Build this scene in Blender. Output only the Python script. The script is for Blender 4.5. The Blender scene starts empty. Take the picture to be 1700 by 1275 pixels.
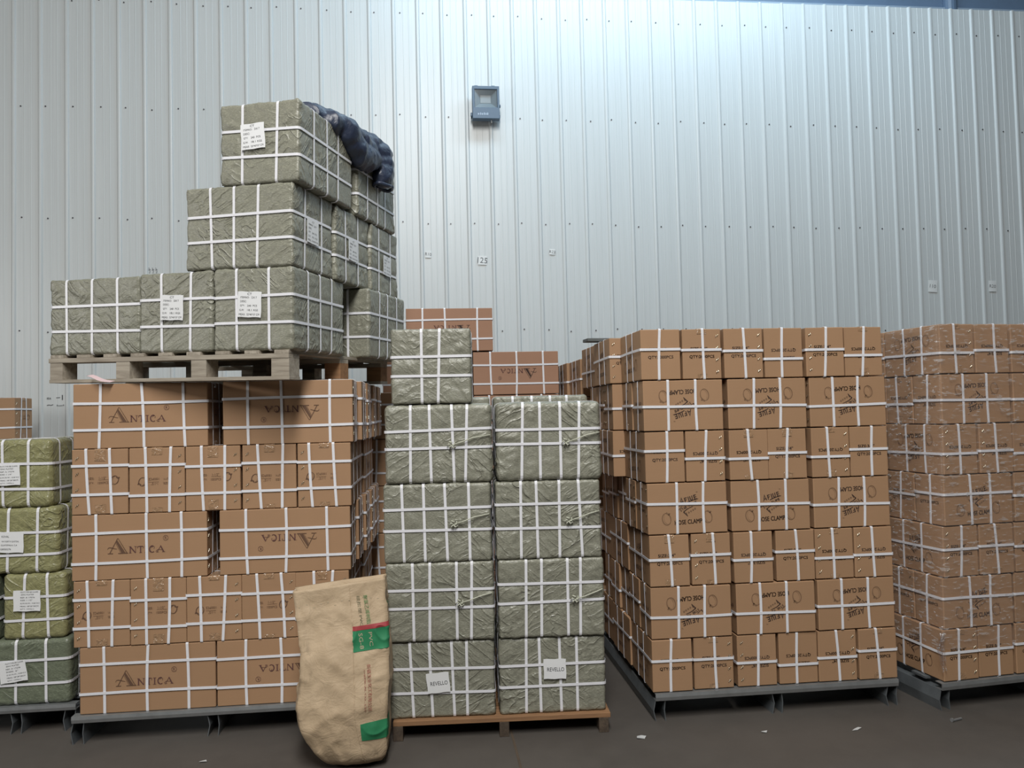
import bpy, math, random
import numpy as np
from mathutils import Matrix, Vector

random.seed(7)
SC = bpy.context.scene
COL = SC.collection

# ------------------------------------------------------------------ camera
CAM_H = 1.50
PSI, THETA, ROLL = math.radians(6.0), math.radians(2.1), math.radians(1.35)
_r0 = Vector((math.cos(PSI), -math.sin(PSI), 0)); _fh = Vector((math.sin(PSI), math.cos(PSI), 0)); _up = Vector((0, 0, 1))
_F = math.cos(THETA) * _fh + math.sin(THETA) * _up
_U0 = -math.sin(THETA) * _fh + math.cos(THETA) * _up
_R = math.cos(ROLL) * _r0 - math.sin(ROLL) * _U0
_U = math.sin(ROLL) * _r0 + math.cos(ROLL) * _U0
cd = bpy.data.cameras.new('camera')
cd.sensor_fit = 'HORIZONTAL'; cd.sensor_width = 36.0; cd.lens = 36.0 * 1300.0 / 1700.0
cd.clip_start = 0.05; cd.clip_end = 200
cam = bpy.data.objects.new('camera', cd); COL.objects.link(cam)
cam.matrix_world = Matrix(((_R.x, _U.x, -_F.x, 0), (_R.y, _U.y, -_F.y, 0), (_R.z, _U.z, -_F.z, CAM_H), (0, 0, 0, 1)))
SC.camera = cam

# ------------------------------------------------------------------ world, daylight, exposure
w = bpy.data.worlds.new('world'); SC.world = w; w.use_nodes = True
w.node_tree.nodes['Background'].inputs[0].default_value = (0.86, 0.93, 1.0, 1)
w.node_tree.nodes['Background'].inputs[1].default_value = 0.025
SC.view_settings.view_transform = 'Standard'; SC.view_settings.look = 'None'
SC.view_settings.gamma = 1.0; SC.view_settings.use_curve_mapping = False
SC.view_settings.exposure = -0.12
try:
    SC.cycles.use_denoising = True
    SC.cycles.max_bounces = 8; SC.cycles.transparent_max_bounces = 12
    SC.cycles.caustics_reflective = False; SC.cycles.caustics_refractive = False
    SC.cycles.sample_clamp_indirect = 4.0
except Exception:
    pass

def area(name, loc, target, sx, sy, power, color):
    l = bpy.data.lights.new(name, 'AREA'); l.shape = 'RECTANGLE'; l.size = sx; l.size_y = sy
    l.energy = power; l.color = color
    o = bpy.data.objects.new(name, l); COL.objects.link(o); o.location = loc
    o.rotation_euler = (Vector(target) - Vector(loc)).to_track_quat('-Z', 'Y').to_euler()
    return o
area('roof_skylight_over_aisle', (-0.05, -0.9, 6.2), (0.30, 2.1, 0.0), 1.0, 4.2, 540, (1.0, 0.985, 0.95))
area('daylight_side_windows', (-6.8, 1.4, 2.9), (0.6, 4.9, 2.2), 3.4, 1.5, 100, (1.0, 0.985, 0.95))
area('daylight_loading_door', (0.6, -6.0, 2.6), (0.5, 5.0, 1.6), 1.6, 3.0, 14, (1.0, 0.96, 0.90))
area('roof_skylight_by_wall', (2.0, 5.2, 6.2), (2.0, 6.8, 3.2), 4.6, 0.6, 125, (0.62, 0.84, 1.0))

# ------------------------------------------------------------------ node helpers
def srgb(r, g, b):
    f = lambda c: ((c / 255 + 0.055) / 1.055) ** 2.4 if c > 10 else c / 255 / 12.92
    return (f(r), f(g), f(b), 1)

class NT:
    def __init__(s, name):
        s.m = bpy.data.materials.new(name); s.m.use_nodes = True
        s.t = s.m.node_tree; s.n = s.t.nodes; s.b = s.n['Principled BSDF']; s.out = s.n['Material Output']
    def add(s, typ, **kw):
        n = s.n.new(typ)
        for k, v in kw.items(): setattr(n, k, v)
        return n
    def link(s, a, b): s.t.links.new(a, b)
    def coords(s, scale=(1, 1, 1), kind='Object', rot=(0, 0, 0)):
        tc = s.add('ShaderNodeTexCoord'); mp = s.add('ShaderNodeMapping')
        mp.inputs['Scale'].default_value = scale; mp.inputs['Rotation'].default_value = rot
        s.link(tc.outputs[kind], mp.inputs['Vector']); return mp.outputs['Vector']
    def noise(s, vec, scale, detail=3, rough=0.5, dist=0.0, typ=None):
        n = s.add('ShaderNodeTexNoise')
        if typ: n.noise_type = typ
        n.inputs['Scale'].default_value = scale; n.inputs['Detail'].default_value = detail
        n.inputs['Roughness'].default_value = rough; n.inputs['Distortion'].default_value = dist
        s.link(vec, n.inputs['Vector']); return n.outputs['Fac']
    def ramp(s, fac, stops):
        r = s.add('ShaderNodeValToRGB'); e = r.color_ramp.elements
        while len(e) < len(stops): e.new(0.5)
        for k, (p, c) in enumerate(stops): e[k].position = p; e[k].color = c
        s.link(fac, r.inputs['Fac']); return r.outputs['Color']
    def mix(s, fac, a, b, blend='MIX'):
        m = s.add('ShaderNodeMix', data_type='RGBA', blend_type=blend)
        for sock, v in ((m.inputs[0], fac), (m.inputs[6], a), (m.inputs[7], b)):
            if hasattr(v, 'is_linked'): s.link(v, sock)
            else: sock.default_value = v
        return m.outputs[2]
    def bump(s, h, strength, dist=0.002, prev=None):
        b = s.add('ShaderNodeBump'); b.inputs['Strength'].default_value = strength; b.inputs['Distance'].default_value = dist
        s.link(h, b.inputs['Height'])
        if prev: s.link(prev, b.inputs['Normal'])
        return b.outputs['Normal']
    def setp(s, **kw):
        for k, v in kw.items():
            i = s.b.inputs[k.replace('_', ' ')]
            if hasattr(v, 'is_linked'): s.link(v, i)
            else: i.default_value = v
        return s.m

def g(v): return (v, v, v, 1)
M = {}

def mat_cardboard(name, col, var=0.10):
    t = NT(name)
    oi = t.add('ShaderNodeObjectInfo')
    c2 = tuple(x * (1 - var) for x in col[:3]) + (1,)
    c = t.mix(oi.outputs['Random'], col, c2)
    v = t.coords((1, 1, 1))
    n = t.noise(v, 7, 4, 0.6)
    c = t.mix(n, t.mix(0.12, c, (0, 0, 0, 1)), c)
    fl = t.noise(t.coords((1, 1, 30)), 14, 2)
    c = t.mix(0.5, c, t.mix(fl, tuple(x * 0.93 for x in col[:3]) + (1,), tuple(min(1, x * 1.05) for x in col[:3]) + (1,)))
    bm = t.bump(fl, 0.12, 0.0008)
    bm = t.bump(t.noise(v, 60, 3), 0.08, 0.0008, bm)
    return t.setp(Base_Color=c, Roughness=0.62, Specular_IOR_Level=0.3, Normal=bm)
M['card'] = mat_cardboard('cardboard', (0.415, 0.250, 0.142, 1))
M['card_rear'] = mat_cardboard('cardboard_reddish', (0.40, 0.225, 0.145, 1))

def mat_bale(name, col, rough=0.42):
    t = NT(name)
    oi = t.add('ShaderNodeObjectInfo')
    va = t.add('ShaderNodeVectorMath', operation='ADD')
    tc = t.add('ShaderNodeTexCoord'); t.link(tc.outputs['Object'], va.inputs[0])
    cb = t.add('ShaderNodeCombineXYZ'); mu = t.add('ShaderNodeMath', operation='MULTIPLY'); mu.inputs[1].default_value = 37.0
    t.link(oi.outputs['Random'], mu.inputs[0])
    for k in range(3): t.link(mu.outputs[0], cb.inputs[k])
    t.link(cb.outputs[0], va.inputs[1])
    def mp(scale, rot):
        m = t.add('ShaderNodeMapping', vector_type='TEXTURE'); m.inputs['Scale'].default_value = tuple(1 / x for x in scale); m.inputs['Rotation'].default_value = rot
        t.link(va.outputs[0], m.inputs['Vector']); return m.outputs['Vector']
    v = va.outputs[0]
    # tent-like creases pulled in two diagonal directions, each where its own patch of cloth is slack
    ca = t.noise(mp((1.1, 1.1, 8.5), (0.75, 0.75, 0.0)), 4.2, 2, 0.45, 0.12)
    cb = t.noise(mp((1.1, 1.1, 8.5), (-0.9, -0.55, 0.0)), 4.6, 2, 0.45, 0.12)
    sel = t.ramp(t.noise(v, 5.0, 2), [(0.40, g(0)), (0.60, g(1))])
    crease = t.mix(sel, ca, cb)
    slack = t.ramp(t.noise(v, 4.0, 2), [(0.38, g(0.12)), (0.68, g(1))])
    crease = t.mix(slack, g(0.5), t.ramp(crease, [(0.34, g(0.10)), (0.46, g(0.45)), (0.50, g(1.0)), (0.56, g(0.35)), (0.68, g(0.0))]))
    fine = t.noise(mp((1, 1, 2.6), (0.2, 0.35, 0)), 55, 3, 0.6, 0.5)
    weave = t.noise(mp((0.55, 0.55, 1.7), (0, 0, 0)), 190, 1, 0.5)
    c = t.mix(t.noise(v, 9, 3), tuple(x * 0.93 for x in col[:3]) + (1,), tuple(min(1, x * 1.06) for x in col[:3]) + (1,))
    c = t.mix(t.ramp(weave, [(0.45, g(0)), (0.72, g(0.6))]), c, tuple(min(1, x * 1.7) for x in col[:3]) + (1,))  # lighter threads paint the cloth's fine sparkle into its colour
    b = t.bump(crease, 1.0, 0.0058)
    b = t.bump(fine, 0.45, 0.0016, b)
    b = t.bump(weave, 0.6, 0.0016, b)
    r = t.ramp(fine, [(0.3, g(rough - 0.13)), (0.7, g(rough + 0.06))])
    return t.setp(Base_Color=c, Roughness=r, Specular_IOR_Level=0.6, Normal=b)
M['olive'] = mat_bale('olive_woven_wrap', (0.228, 0.226, 0.178, 1))
M['olive_dark'] = mat_bale('green_grey_woven_wrap', (0.145, 0.165, 0.115, 1))
M['lime'] = mat_bale('yellow_green_woven_wrap', (0.245, 0.238, 0.118, 1), 0.38)

def simple(name, col, rough=0.5, spec=0.5, metal=0.0, nz=0.0, nscale=30, bump=0.0):
    t = NT(name)
    c = col
    v = t.coords()
    if nz:
        c = t.mix(t.noise(v, nscale, 4, 0.6), tuple(x * (1 - nz) for x in col[:3]) + (1,), tuple(min(1, x * (1 + nz)) for x in col[:3]) + (1,))
    kw = dict(Base_Color=c, Roughness=rough, Specular_IOR_Level=spec, Metallic=metal)
    if bump: kw['Normal'] = t.bump(t.noise(v, nscale, 4), bump, 0.003)
    return t.setp(**kw)
M['strap'] = simple('white_strap_plastic', (0.80, 0.80, 0.84, 1), 0.35, 0.5, 0, 0.06, 40)
M['ink'] = simple('brown_black_ink', (0.055, 0.035, 0.030, 1), 0.7, 0.2)
M['ink_soft'] = simple('faded_brown_ink', (0.14, 0.080, 0.052, 1), 0.7, 0.2)
M['ink_pale'] = simple('faint_brown_ink', (0.235, 0.140, 0.082, 1), 0.7, 0.2)
M['ink_plum'] = simple('plum_brown_ink', (0.125, 0.060, 0.055, 1), 0.7, 0.2)
M['black'] = simple('black_label_print', (0.015, 0.015, 0.018, 1), 0.6, 0.3)
M['pen'] = simple('grey_pen_ink', (0.16, 0.17, 0.18, 1), 0.6, 0.3)
M['paper'] = simple('white_paper', (0.80, 0.81, 0.82, 1), 0.6, 0.4, 0, 0.04, 12)
M['paper_wall'] = simple('pale_wall_paper', (0.78, 0.80, 0.80, 1), 0.55, 0.4)
M['pink'] = simple('pale_pink_paper', (0.76, 0.58, 0.60, 1), 0.6, 0.3)
M['staple'] = simple('bright_staple_metal', (0.85, 0.78, 0.62, 1), 0.22, 0.8, 1.0)
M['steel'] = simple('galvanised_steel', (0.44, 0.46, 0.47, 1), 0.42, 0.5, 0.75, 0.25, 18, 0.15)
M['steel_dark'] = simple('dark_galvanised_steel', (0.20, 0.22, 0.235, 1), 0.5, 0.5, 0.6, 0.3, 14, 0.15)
M['beam'] = simple('blue_grey_painted_steel', (0.135, 0.20, 0.30, 1), 0.45, 0.5, 0, 0.12, 6)
M['beam_light'] = simple('pale_blue_painted_steel', (0.30, 0.38, 0.48, 1), 0.45, 0.5, 0, 0.1, 6)
M['twine'] = simple('pale_twine', (0.55, 0.56, 0.46, 1), 0.6, 0.3)
M['lamp_body'] = simple('slate_blue_lamp_metal', (0.075, 0.13, 0.195, 1), 0.45, 0.5)
M['lamp_led'] = simple('pale_led_plate', (0.62, 0.60, 0.60, 1), 0.6, 0.3)
M['lamp_reflector'] = simple('lamp_reflector_metal', (0.40, 0.43, 0.46, 1), 0.5, 0.4, 0.2)
M['screw'] = simple('dark_screw_head', (0.10, 0.10, 0.11, 1), 0.5, 0.5, 0.5)
M['slat'] = simple('dark_grey_board', (0.12, 0.13, 0.13, 1), 0.6, 0.3)
M['plastic_scrap'] = simple('pale_plastic_scrap', (0.55, 0.56, 0.56, 1), 0.3, 0.6)

def mat_tape():
    t = NT('clear_packing_tape')
    v = t.coords((1, 1, 1))
    b = t.bump(t.noise(v, 40, 3, 0.6, 0.8), 1.0, 0.009)
    return t.setp(Base_Color=(0.38, 0.235, 0.135, 1), Roughness=0.16, Specular_IOR_Level=0.9, Normal=b)
M['tape'] = mat_tape()

def mat_wood(name, a, b_, axis):
    t = NT(name)
    sc = [14, 14, 14]; sc[axis] = 1.2
    v = t.coords(tuple(sc))
    n = t.noise(v, 3.0, 5, 0.65, 0.6)
    c = t.ramp(n, [(0.25, b_), (0.6, a), (0.9, tuple(min(1, x * 1.2) for x in a[:3]) + (1,))])
    oi = t.add('ShaderNodeObjectInfo')
    c = t.mix(t.ramp(oi.outputs['Random'], [(0, g(0.0)), (1, g(0.35))]), c, b_)
    return t.setp(Base_Color=c, Roughness=0.75, Specular_IOR_Level=0.25, Normal=t.bump(n, 0.4, 0.003))
GW1, GW2 = (0.46, 0.41, 0.335, 1), (0.22, 0.185, 0.145, 1)
M['wood_x'] = mat_wood('grey_pallet_wood', GW1, GW2, 0)
M['wood_y'] = mat_wood('grey_pallet_wood_lengthwise', GW1, GW2, 1)
M['wood_orange'] = mat_wood('raw_orange_wood', (0.36, 0.20, 0.10, 1), (0.20, 0.11, 0.06, 1), 0)
M['wood_dark'] = mat_wood('dark_brown_wood', (0.12, 0.09, 0.065, 1), (0.05, 0.038, 0.03, 1), 1)

def mat_floor():
    t = NT('worn_concrete_floor')
    v = t.coords()
    n1 = t.noise(v, 0.9, 5, 0.6); n2 = t.noise(v, 8, 5, 0.65); n3 = t.noise(t.coords((1, 0.25, 1)), 5, 4, 0.6, 0.5)
    c = t.ramp(n1, [(0.3, (0.070, 0.062, 0.055, 1)), (0.7, (0.098, 0.087, 0.077, 1))])
    c = t.mix(t.ramp(n2, [(0.35, g(0.0)), (0.75, g(0.35))]), c, (0.115, 0.102, 0.09, 1))
    c = t.mix(t.ramp(n3, [(0.55, g(0.0)), (0.8, g(0.4))]), c, (0.07, 0.06, 0.052, 1))
    return t.setp(Base_Color=c, Roughness=0.62, Specular_IOR_Level=0.35, Normal=t.bump(n2, 0.12, 0.004))
M['floor'] = mat_floor()

def mat_wall():
    t = NT('pale_coated_sheet_metal')
    st = t.noise(t.coords((26, 26, 0.25)), 3.0, 4, 0.7)
    big = t.noise(t.coords((1.2, 1, 0.6)), 1.3, 3)
    c = t.ramp(st, [(0.3, (0.575, 0.605, 0.61, 1)), (0.7, (0.65, 0.68, 0.685, 1))])
    c = t.mix(t.ramp(big, [(0.3, g(0.0)), (0.7, g(0.25))]), c, (0.60, 0.635, 0.64, 1))
    wob = t.noise(t.coords((6, 6, 0.5)), 2.0, 3)
    b = t.bump(st, 0.10, 0.002)
    b = t.bump(wob, 0.25, 0.006, b)
    return t.setp(Base_Color=c, Roughness=0.36, Specular_IOR_Level=0.5, Normal=b)
M['wall'] = mat_wall()

def mat_kraft():
    t = NT('brown_kraft_paper')
    v = t.coords()
    n = t.noise(v, 6, 5, 0.6)
    c = t.ramp(n, [(0.3, (0.43, 0.32, 0.205, 1)), (0.7, (0.55, 0.42, 0.28, 1))])
    st = t.noise(t.coords((1.2, 1, 0.7)), 9, 4, 0.6, 0.4)
    c = t.mix(t.ramp(st, [(0.64, g(0.0)), (0.78, g(0.6))]), c, (0.16, 0.115, 0.075, 1))
    cr = t.noise(t.coords((1.0, 1, 1.4), rot=(0.2, 0.6, 0.1)), 12, 5, 0.6, 0.8)
    b = t.bump(cr, 0.7, 0.010)
    b = t.bump(t.noise(v, 55, 4, 0.6, 0.5), 0.30, 0.003, b)
    return t.setp(Base_Color=c, Roughness=0.6, Specular_IOR_Level=0.3, Normal=b)
M['kraft'] = mat_kraft()
M['print_green'] = simple('green_sack_print', (0.030, 0.215, 0.095, 1), 0.6, 0.3, 0, 0.15, 20)
M['print_green_soft'] = simple('faded_green_print', (0.13, 0.25, 0.10, 1), 0.6, 0.3)
M['print_grey'] = simple('faded_grey_green_print', (0.20, 0.185, 0.11, 1), 0.6, 0.3)
M['print_red'] = simple('red_sack_print', (0.36, 0.055, 0.060, 1), 0.6, 0.3, 0, 0.15, 20)
M['print_red_soft'] = simple('faded_red_print', (0.36, 0.12, 0.09, 1), 0.6, 0.3)
M['print_cream'] = simple('cream_sack_print', (0.50, 0.42, 0.29, 1), 0.6, 0.3)

def mat_jacket():
    t = NT('navy_puffer_nylon')
    v = t.coords()
    b = t.bump(t.noise(t.coords((1, 1, 1), rot=(0.3, 0.5, 0)), 26, 4, 0.6, 0.8), 0.6, 0.008)
    return t.setp(Base_Color=(0.026, 0.036, 0.068, 1), Roughness=0.40, Specular_IOR_Level=0.6, Normal=b)
M['jacket'] = mat_jacket()

def mat_film():
    t = NT('clear_stretch_film')
    st = t.noise(t.coords((3.0, 3.0, 60)), 1.6, 4, 0.65, 0.3)
    wr = t.noise(t.coords((8, 8, 34)), 2.6, 3, 0.55, 0.5)          # short sideways wrinkles
    area_ = t.ramp(t.noise(t.coords((1.6, 1.6, 1.6)), 2.0, 2), [(0.28, g(0.35)), (0.52, g(1.0))])
    wm = t.mix(1.0, t.ramp(wr, [(0.575, g(0)), (0.645, g(1))]), area_, 'MULTIPLY')
    bt = t.bump(st, 0.5, 0.003)
    bt = t.bump(wm, 1.0, 0.045, bt)
    gl = t.add('ShaderNodeBsdfGlossy'); gl.inputs['Roughness'].default_value = 0.17
    gl.inputs['Color'].default_value = (1, 0.98, 0.97, 1)
    t.link(bt, gl.inputs['Normal'])
    tr = t.add('ShaderNodeBsdfTransparent'); tr.inputs['Color'].default_value = (0.955, 0.945, 0.945, 1)
    ms = t.add('ShaderNodeMixShader')
    fac = t.mix(wm, t.ramp(st, [(0.35, g(0.03)), (0.75, g(0.10))]), g(0.50))
    t.link(fac, ms.inputs[0]); df = t.add('ShaderNodeBsdfDiffuse'); df.inputs['Color'].default_value = (0.92, 0.90, 0.90, 1)   # creased film scatters; the white also paints in its bright glint streaks
    mg = t.add('ShaderNodeMixShader'); mg.inputs[0].default_value = 0.55
    t.link(gl.outputs[0], mg.inputs[1]); t.link(df.outputs[0], mg.inputs[2])
    t.link(tr.outputs[0], ms.inputs[1]); t.link(mg.outputs[0], ms.inputs[2])
    t.link(ms.outputs[0], t.out.inputs['Surface'])
    return t.m
M['film'] = mat_film()
def mat_glass():
    t = NT('lamp_glass')
    gl = t.add('ShaderNodeBsdfGlossy'); gl.inputs['Roughness'].default_value = 0.08
    tr = t.add('ShaderNodeBsdfTransparent'); tr.inputs['Color'].default_value = (0.92, 0.95, 0.96, 1)
    ms = t.add('ShaderNodeMixShader'); ms.inputs[0].default_value = 0.10
    t.link(tr.outputs[0], ms.inputs[1]); t.link(gl.outputs[0], ms.inputs[2]); t.link(ms.outputs[0], t.out.inputs['Surface'])
    return t.m
M['glass'] = mat_glass()

# ------------------------------------------------------------------ object helpers
def new_mesh(name, V, Fs, mat, smooth=False):
    me = bpy.data.meshes.new(name); me.from_pydata([tuple(map(float, v)) for v in V], [], [list(map(int, f)) for f in Fs])
    me.materials.append(M[mat] if isinstance(mat, str) else mat)
    if smooth: me.polygons.foreach_set('use_smooth', [True] * len(me.polygons))
    me.update(); return me
def ob(name, me, parent=None, loc=None, rot=None):
    o = bpy.data.objects.new(name, me); COL.objects.link(o)
    if parent: o.parent = parent
    if loc is not None: o.location = loc
    if rot is not None: o.rotation_euler = rot
    return o
def tag(o, label, cat, group=None):
    o['label'] = label; o['category'] = cat
    if group: o['group'] = group
    return o
def struct(o): o['kind'] = 'structure'; return o
def empty(name, loc=(0, 0, 0), rot=(0, 0, 0)):
    o = bpy.data.objects.new(name, None); o.empty_display_size = 0.1; COL.objects.link(o)
    o.location = loc; o.rotation_euler = rot; return o

class MB:
    def __init__(s): s.V = []; s.F = []
    def add(s, V, F):
        b = len(s.V); s.V += [tuple(v) for v in V]; s.F += [[i + b for i in f] for f in F]; return s
    def box(s, x0, x1, y0, y1, z0, z1, bev=0.0):
        if bev <= 0:
            V = [(x, y, z) for z in (z0, z1) for y in (y0, y1) for x in (x0, x1)]
            return s.add(V, [(0, 2, 3, 1), (4, 5, 7, 6), (0, 1, 5, 4), (2, 6, 7, 3), (0, 4, 6, 2), (1, 3, 7, 5)])
        V, F = rbox(x1 - x0, y1 - y0, z1 - z0, bev, 1, 1)
        return s.add(V + np.array([(x0 + x1) / 2, (y0 + y1) / 2, (z0 + z1) / 2]), F)
    def prism(s, poly, axis, a, b):
        """poly: 2-D outline, extruded along axis (0,1,2) from a to b"""
        n = len(poly)
        def p3(q, t):
            r = list(q); r.insert(axis, t); return tuple(r)
        V = [p3(q, a) for q in poly] + [p3(q, b) for q in poly]
        F = [tuple(range(n))[::-1], tuple(range(n, 2 * n))] + [(i, (i + 1) % n, (i + 1) % n + n, i + n) for i in range(n)]
        return s.add(V, F)
    def tube(s, pts, r, seg=6):
        pts = [Vector(p) for p in pts]; rings = []
        V = []
        for i, p in enumerate(pts):
            d = (pts[min(i + 1, len(pts) - 1)] - pts[max(i - 1, 0)]).normalized()
            a = d.cross(Vector((0, 0, 1)))
            if a.length < 1e-3: a = d.cross(Vector((0, 1, 0)))
            a.normalize(); b = d.cross(a)
            V += [tuple(p + r * (math.cos(t) * a + math.sin(t) * b)) for t in [2 * math.pi * k / seg for k in range(seg)]]
        F = []
        for i in range(len(pts) - 1):
            for k in range(seg):
                F.append((i * seg + k, i * seg + (k + 1) % seg, (i + 1) * seg + (k + 1) % seg, (i + 1) * seg + k))
        F.append(tuple(range(seg))[::-1]); F.append(tuple(range((len(pts) - 1) * seg, len(pts) * seg)))
        return s.add(V, F)
    def mesh(s, name, mat, smooth=False): return new_mesh(name, s.V, s.F, mat, smooth)
    def build(s, name, mat, parent=None, loc=None, rot=None, smooth=False): return ob(name, s.mesh(name, mat, smooth), parent, loc, rot)

def rbox(w, d, h, r, n, nr=2):
    """rounded box centred at the origin: welded numpy verts, quads"""
    def ts(L):
        inner = L / 2 - r
        core = np.linspace(-inner, inner, n + 1)
        ed = inner + r * np.tan(np.linspace(0, math.pi / 4, nr + 1))[1:]
        return np.concatenate([-ed[::-1], core, ed])
    T = [ts(w), ts(d), ts(h)]
    half = np.array([w, d, h]) / 2; inn = half - r
    V = []; F = []; key = {}
    for ax in range(3):
        a1, a2 = (ax + 1) % 3, (ax + 2) % 3
        for sg in (-1, 1):
            A, B = T[a1], T[a2]
            P = np.zeros((len(A), len(B), 3))
            P[..., ax] = sg * half[ax]; P[..., a1] = A[:, None]; P[..., a2] = B[None, :]
            c = np.clip(P, -inn, inn); dv = P - c
            L = np.linalg.norm(dv, axis=-1, keepdims=True); P = c + dv / np.maximum(L, 1e-9) * r
            idx = np.zeros((len(A), len(B)), int)
            for i in range(len(A)):
                for j in range(len(B)):
                    edge = i in (0, len(A) - 1) or j in (0, len(B) - 1)
                    if edge:
                        k = tuple(np.round(P[i, j], 5))
                        if k not in key: key[k] = len(V); V.append(P[i, j])
                        idx[i, j] = key[k]
                    else:
                        idx[i, j] = len(V); V.append(P[i, j])
            q = np.stack([idx[:-1, :-1], idx[1:, :-1], idx[1:, 1:], idx[:-1, 1:]], -1).reshape(-1, 4)
            F.append(q if sg > 0 else q[:, ::-1])
    return np.array(V), np.concatenate(F)

_rng = np.random.RandomState(5)
_G = _rng.rand(32, 32, 32)
def vnoise(p):
    i = np.floor(p).astype(int); f = p - i; f = f * f * (3 - 2 * f); o = 0
    for dx in (0, 1):
        for dy in (0, 1):
            for dz in (0, 1):
                wgt = (f[:, 0] if dx else 1 - f[:, 0]) * (f[:, 1] if dy else 1 - f[:, 1]) * (f[:, 2] if dz else 1 - f[:, 2])
                o = o + wgt * _G[(i[:, 0] + dx) % 32, (i[:, 1] + dy) % 32, (i[:, 2] + dz) % 32]
    return o * 2 - 1

# ------------------------------------------------------------------ flat print: strokes and text
_txt = {}
def text2d(body, size, sx=1.0):
    k = (body, size, sx)
    if k not in _txt:
        c = bpy.data.curves.new('t', 'FONT'); c.body = body; c.size = size; c.resolution_u = 2
        c.align_x = 'CENTER'; c.align_y = 'CENTER'
        o = bpy.data.objects.new('t', c); COL.objects.link(o)
        dg = bpy.context.evaluated_depsgraph_get()
        me = bpy.data.meshes.new_from_object(o.evaluated_get(dg))
        V = np.array([v.co[:2] for v in me.vertices]).reshape(-1, 2); F = [list(p.vertices) for p in me.polygons]
        bpy.data.objects.remove(o); bpy.data.curves.remove(c); bpy.data.meshes.remove(me)
        if len(V): V = V - (V.max(0) + V.min(0)) / 2; V[:, 0] *= sx
        _txt[k] = (V, F)
    return _txt[k]

class Print:
    def __init__(s): s.V = []; s.F = []
    def add(s, V, F):
        b = len(s.V); s.V += [tuple(v) for v in V]; s.F += [[i + b for i in f] for f in F]; return s
    def text(s, body, x, y, h=None, w=None, rot=0.0, bold=0.0):
        V, F = text2d(body, 1.0)
        if not len(V): return s
        ext = V.max(0) - V.min(0)
        kh = (h / ext[1]) if h else None; kw = (w / ext[0]) if w else None
        if kh is None: kh = kw
        if kw is None: kw = kh
        V = V * np.array([kw, kh]); a = math.radians(rot)
        for dx in ((-bold, 0, bold) if bold else (0,)):
            Q = V + np.array([dx, 0])
            Q = np.stack([Q[:, 0] * math.cos(a) - Q[:, 1] * math.sin(a) + x, Q[:, 0] * math.sin(a) + Q[:, 1] * math.cos(a) + y], 1)
            s.add(Q, F)
        return s
    def stroke(s, pts, wd):
        wd = wd if isinstance(wd, (list, tuple)) else [wd] * len(pts)
        P = [Vector((p[0], p[1])) for p in pts]; V = []
        for i, p in enumerate(P):
            d = (P[min(i + 1, len(P) - 1)] - P[max(i - 1, 0)]).normalized(); n = Vector((-d.y, d.x))
            V += [tuple(p - n * wd[i] / 2), tuple(p + n * wd[i] / 2)]
        return s.add(V, [(2 * i, 2 * i + 2, 2 * i + 3, 2 * i + 1) for i in range(len(P) - 1)])
    def poly(s, pts): return s.add(pts, [list(range(len(pts)))])
    def arc(s, cx, cy, rx, ry, a0, a1, wd, n=16, rot=0.0):
        c, sn = math.cos(math.radians(rot)), math.sin(math.radians(rot)); pts = []
        for k in range(n + 1):
            t = math.radians(a0 + (a1 - a0) * k / n); x, y = rx * math.cos(t), ry * math.sin(t)
            pts.append((cx + x * c - y * sn, cy + x * sn + y * c))
        return s.stroke(pts, wd)
    def map(s, fn, name, mat):
        return new_mesh(name, [fn(v[0], v[1]) for v in s.V], s.F, mat)

def clamp_art(p, cx, cy, rx, ry, rot=12):
    """a worm-drive band clamp in line and tone: band, inner edge and screw housing"""
    p.arc(cx, cy, rx, ry, 75, 405, [rx * (0.05 + 0.20 * abs(math.sin(k / 20 * math.pi * 1.6))) for k in range(21)], 20, rot)
    p.arc(cx + rx * 0.22, cy + ry * 0.03, rx * 0.82, ry * 0.9, 120, 300, rx * 0.05, 14, rot)
    a = math.radians(62 + rot); hx, hy = cx + rx * 0.95 * math.cos(a), cy + ry * 0.95 * math.sin(a)
    p.stroke([(hx - rx * .35, hy + ry * .16), (hx + rx * .45, hy - ry * .22)], rx * 0.34)
    p.stroke([(hx + rx * .3, hy + ry * .05), (hx + rx * .62, hy - ry * .02)], rx * 0.20)
    return p

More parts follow.
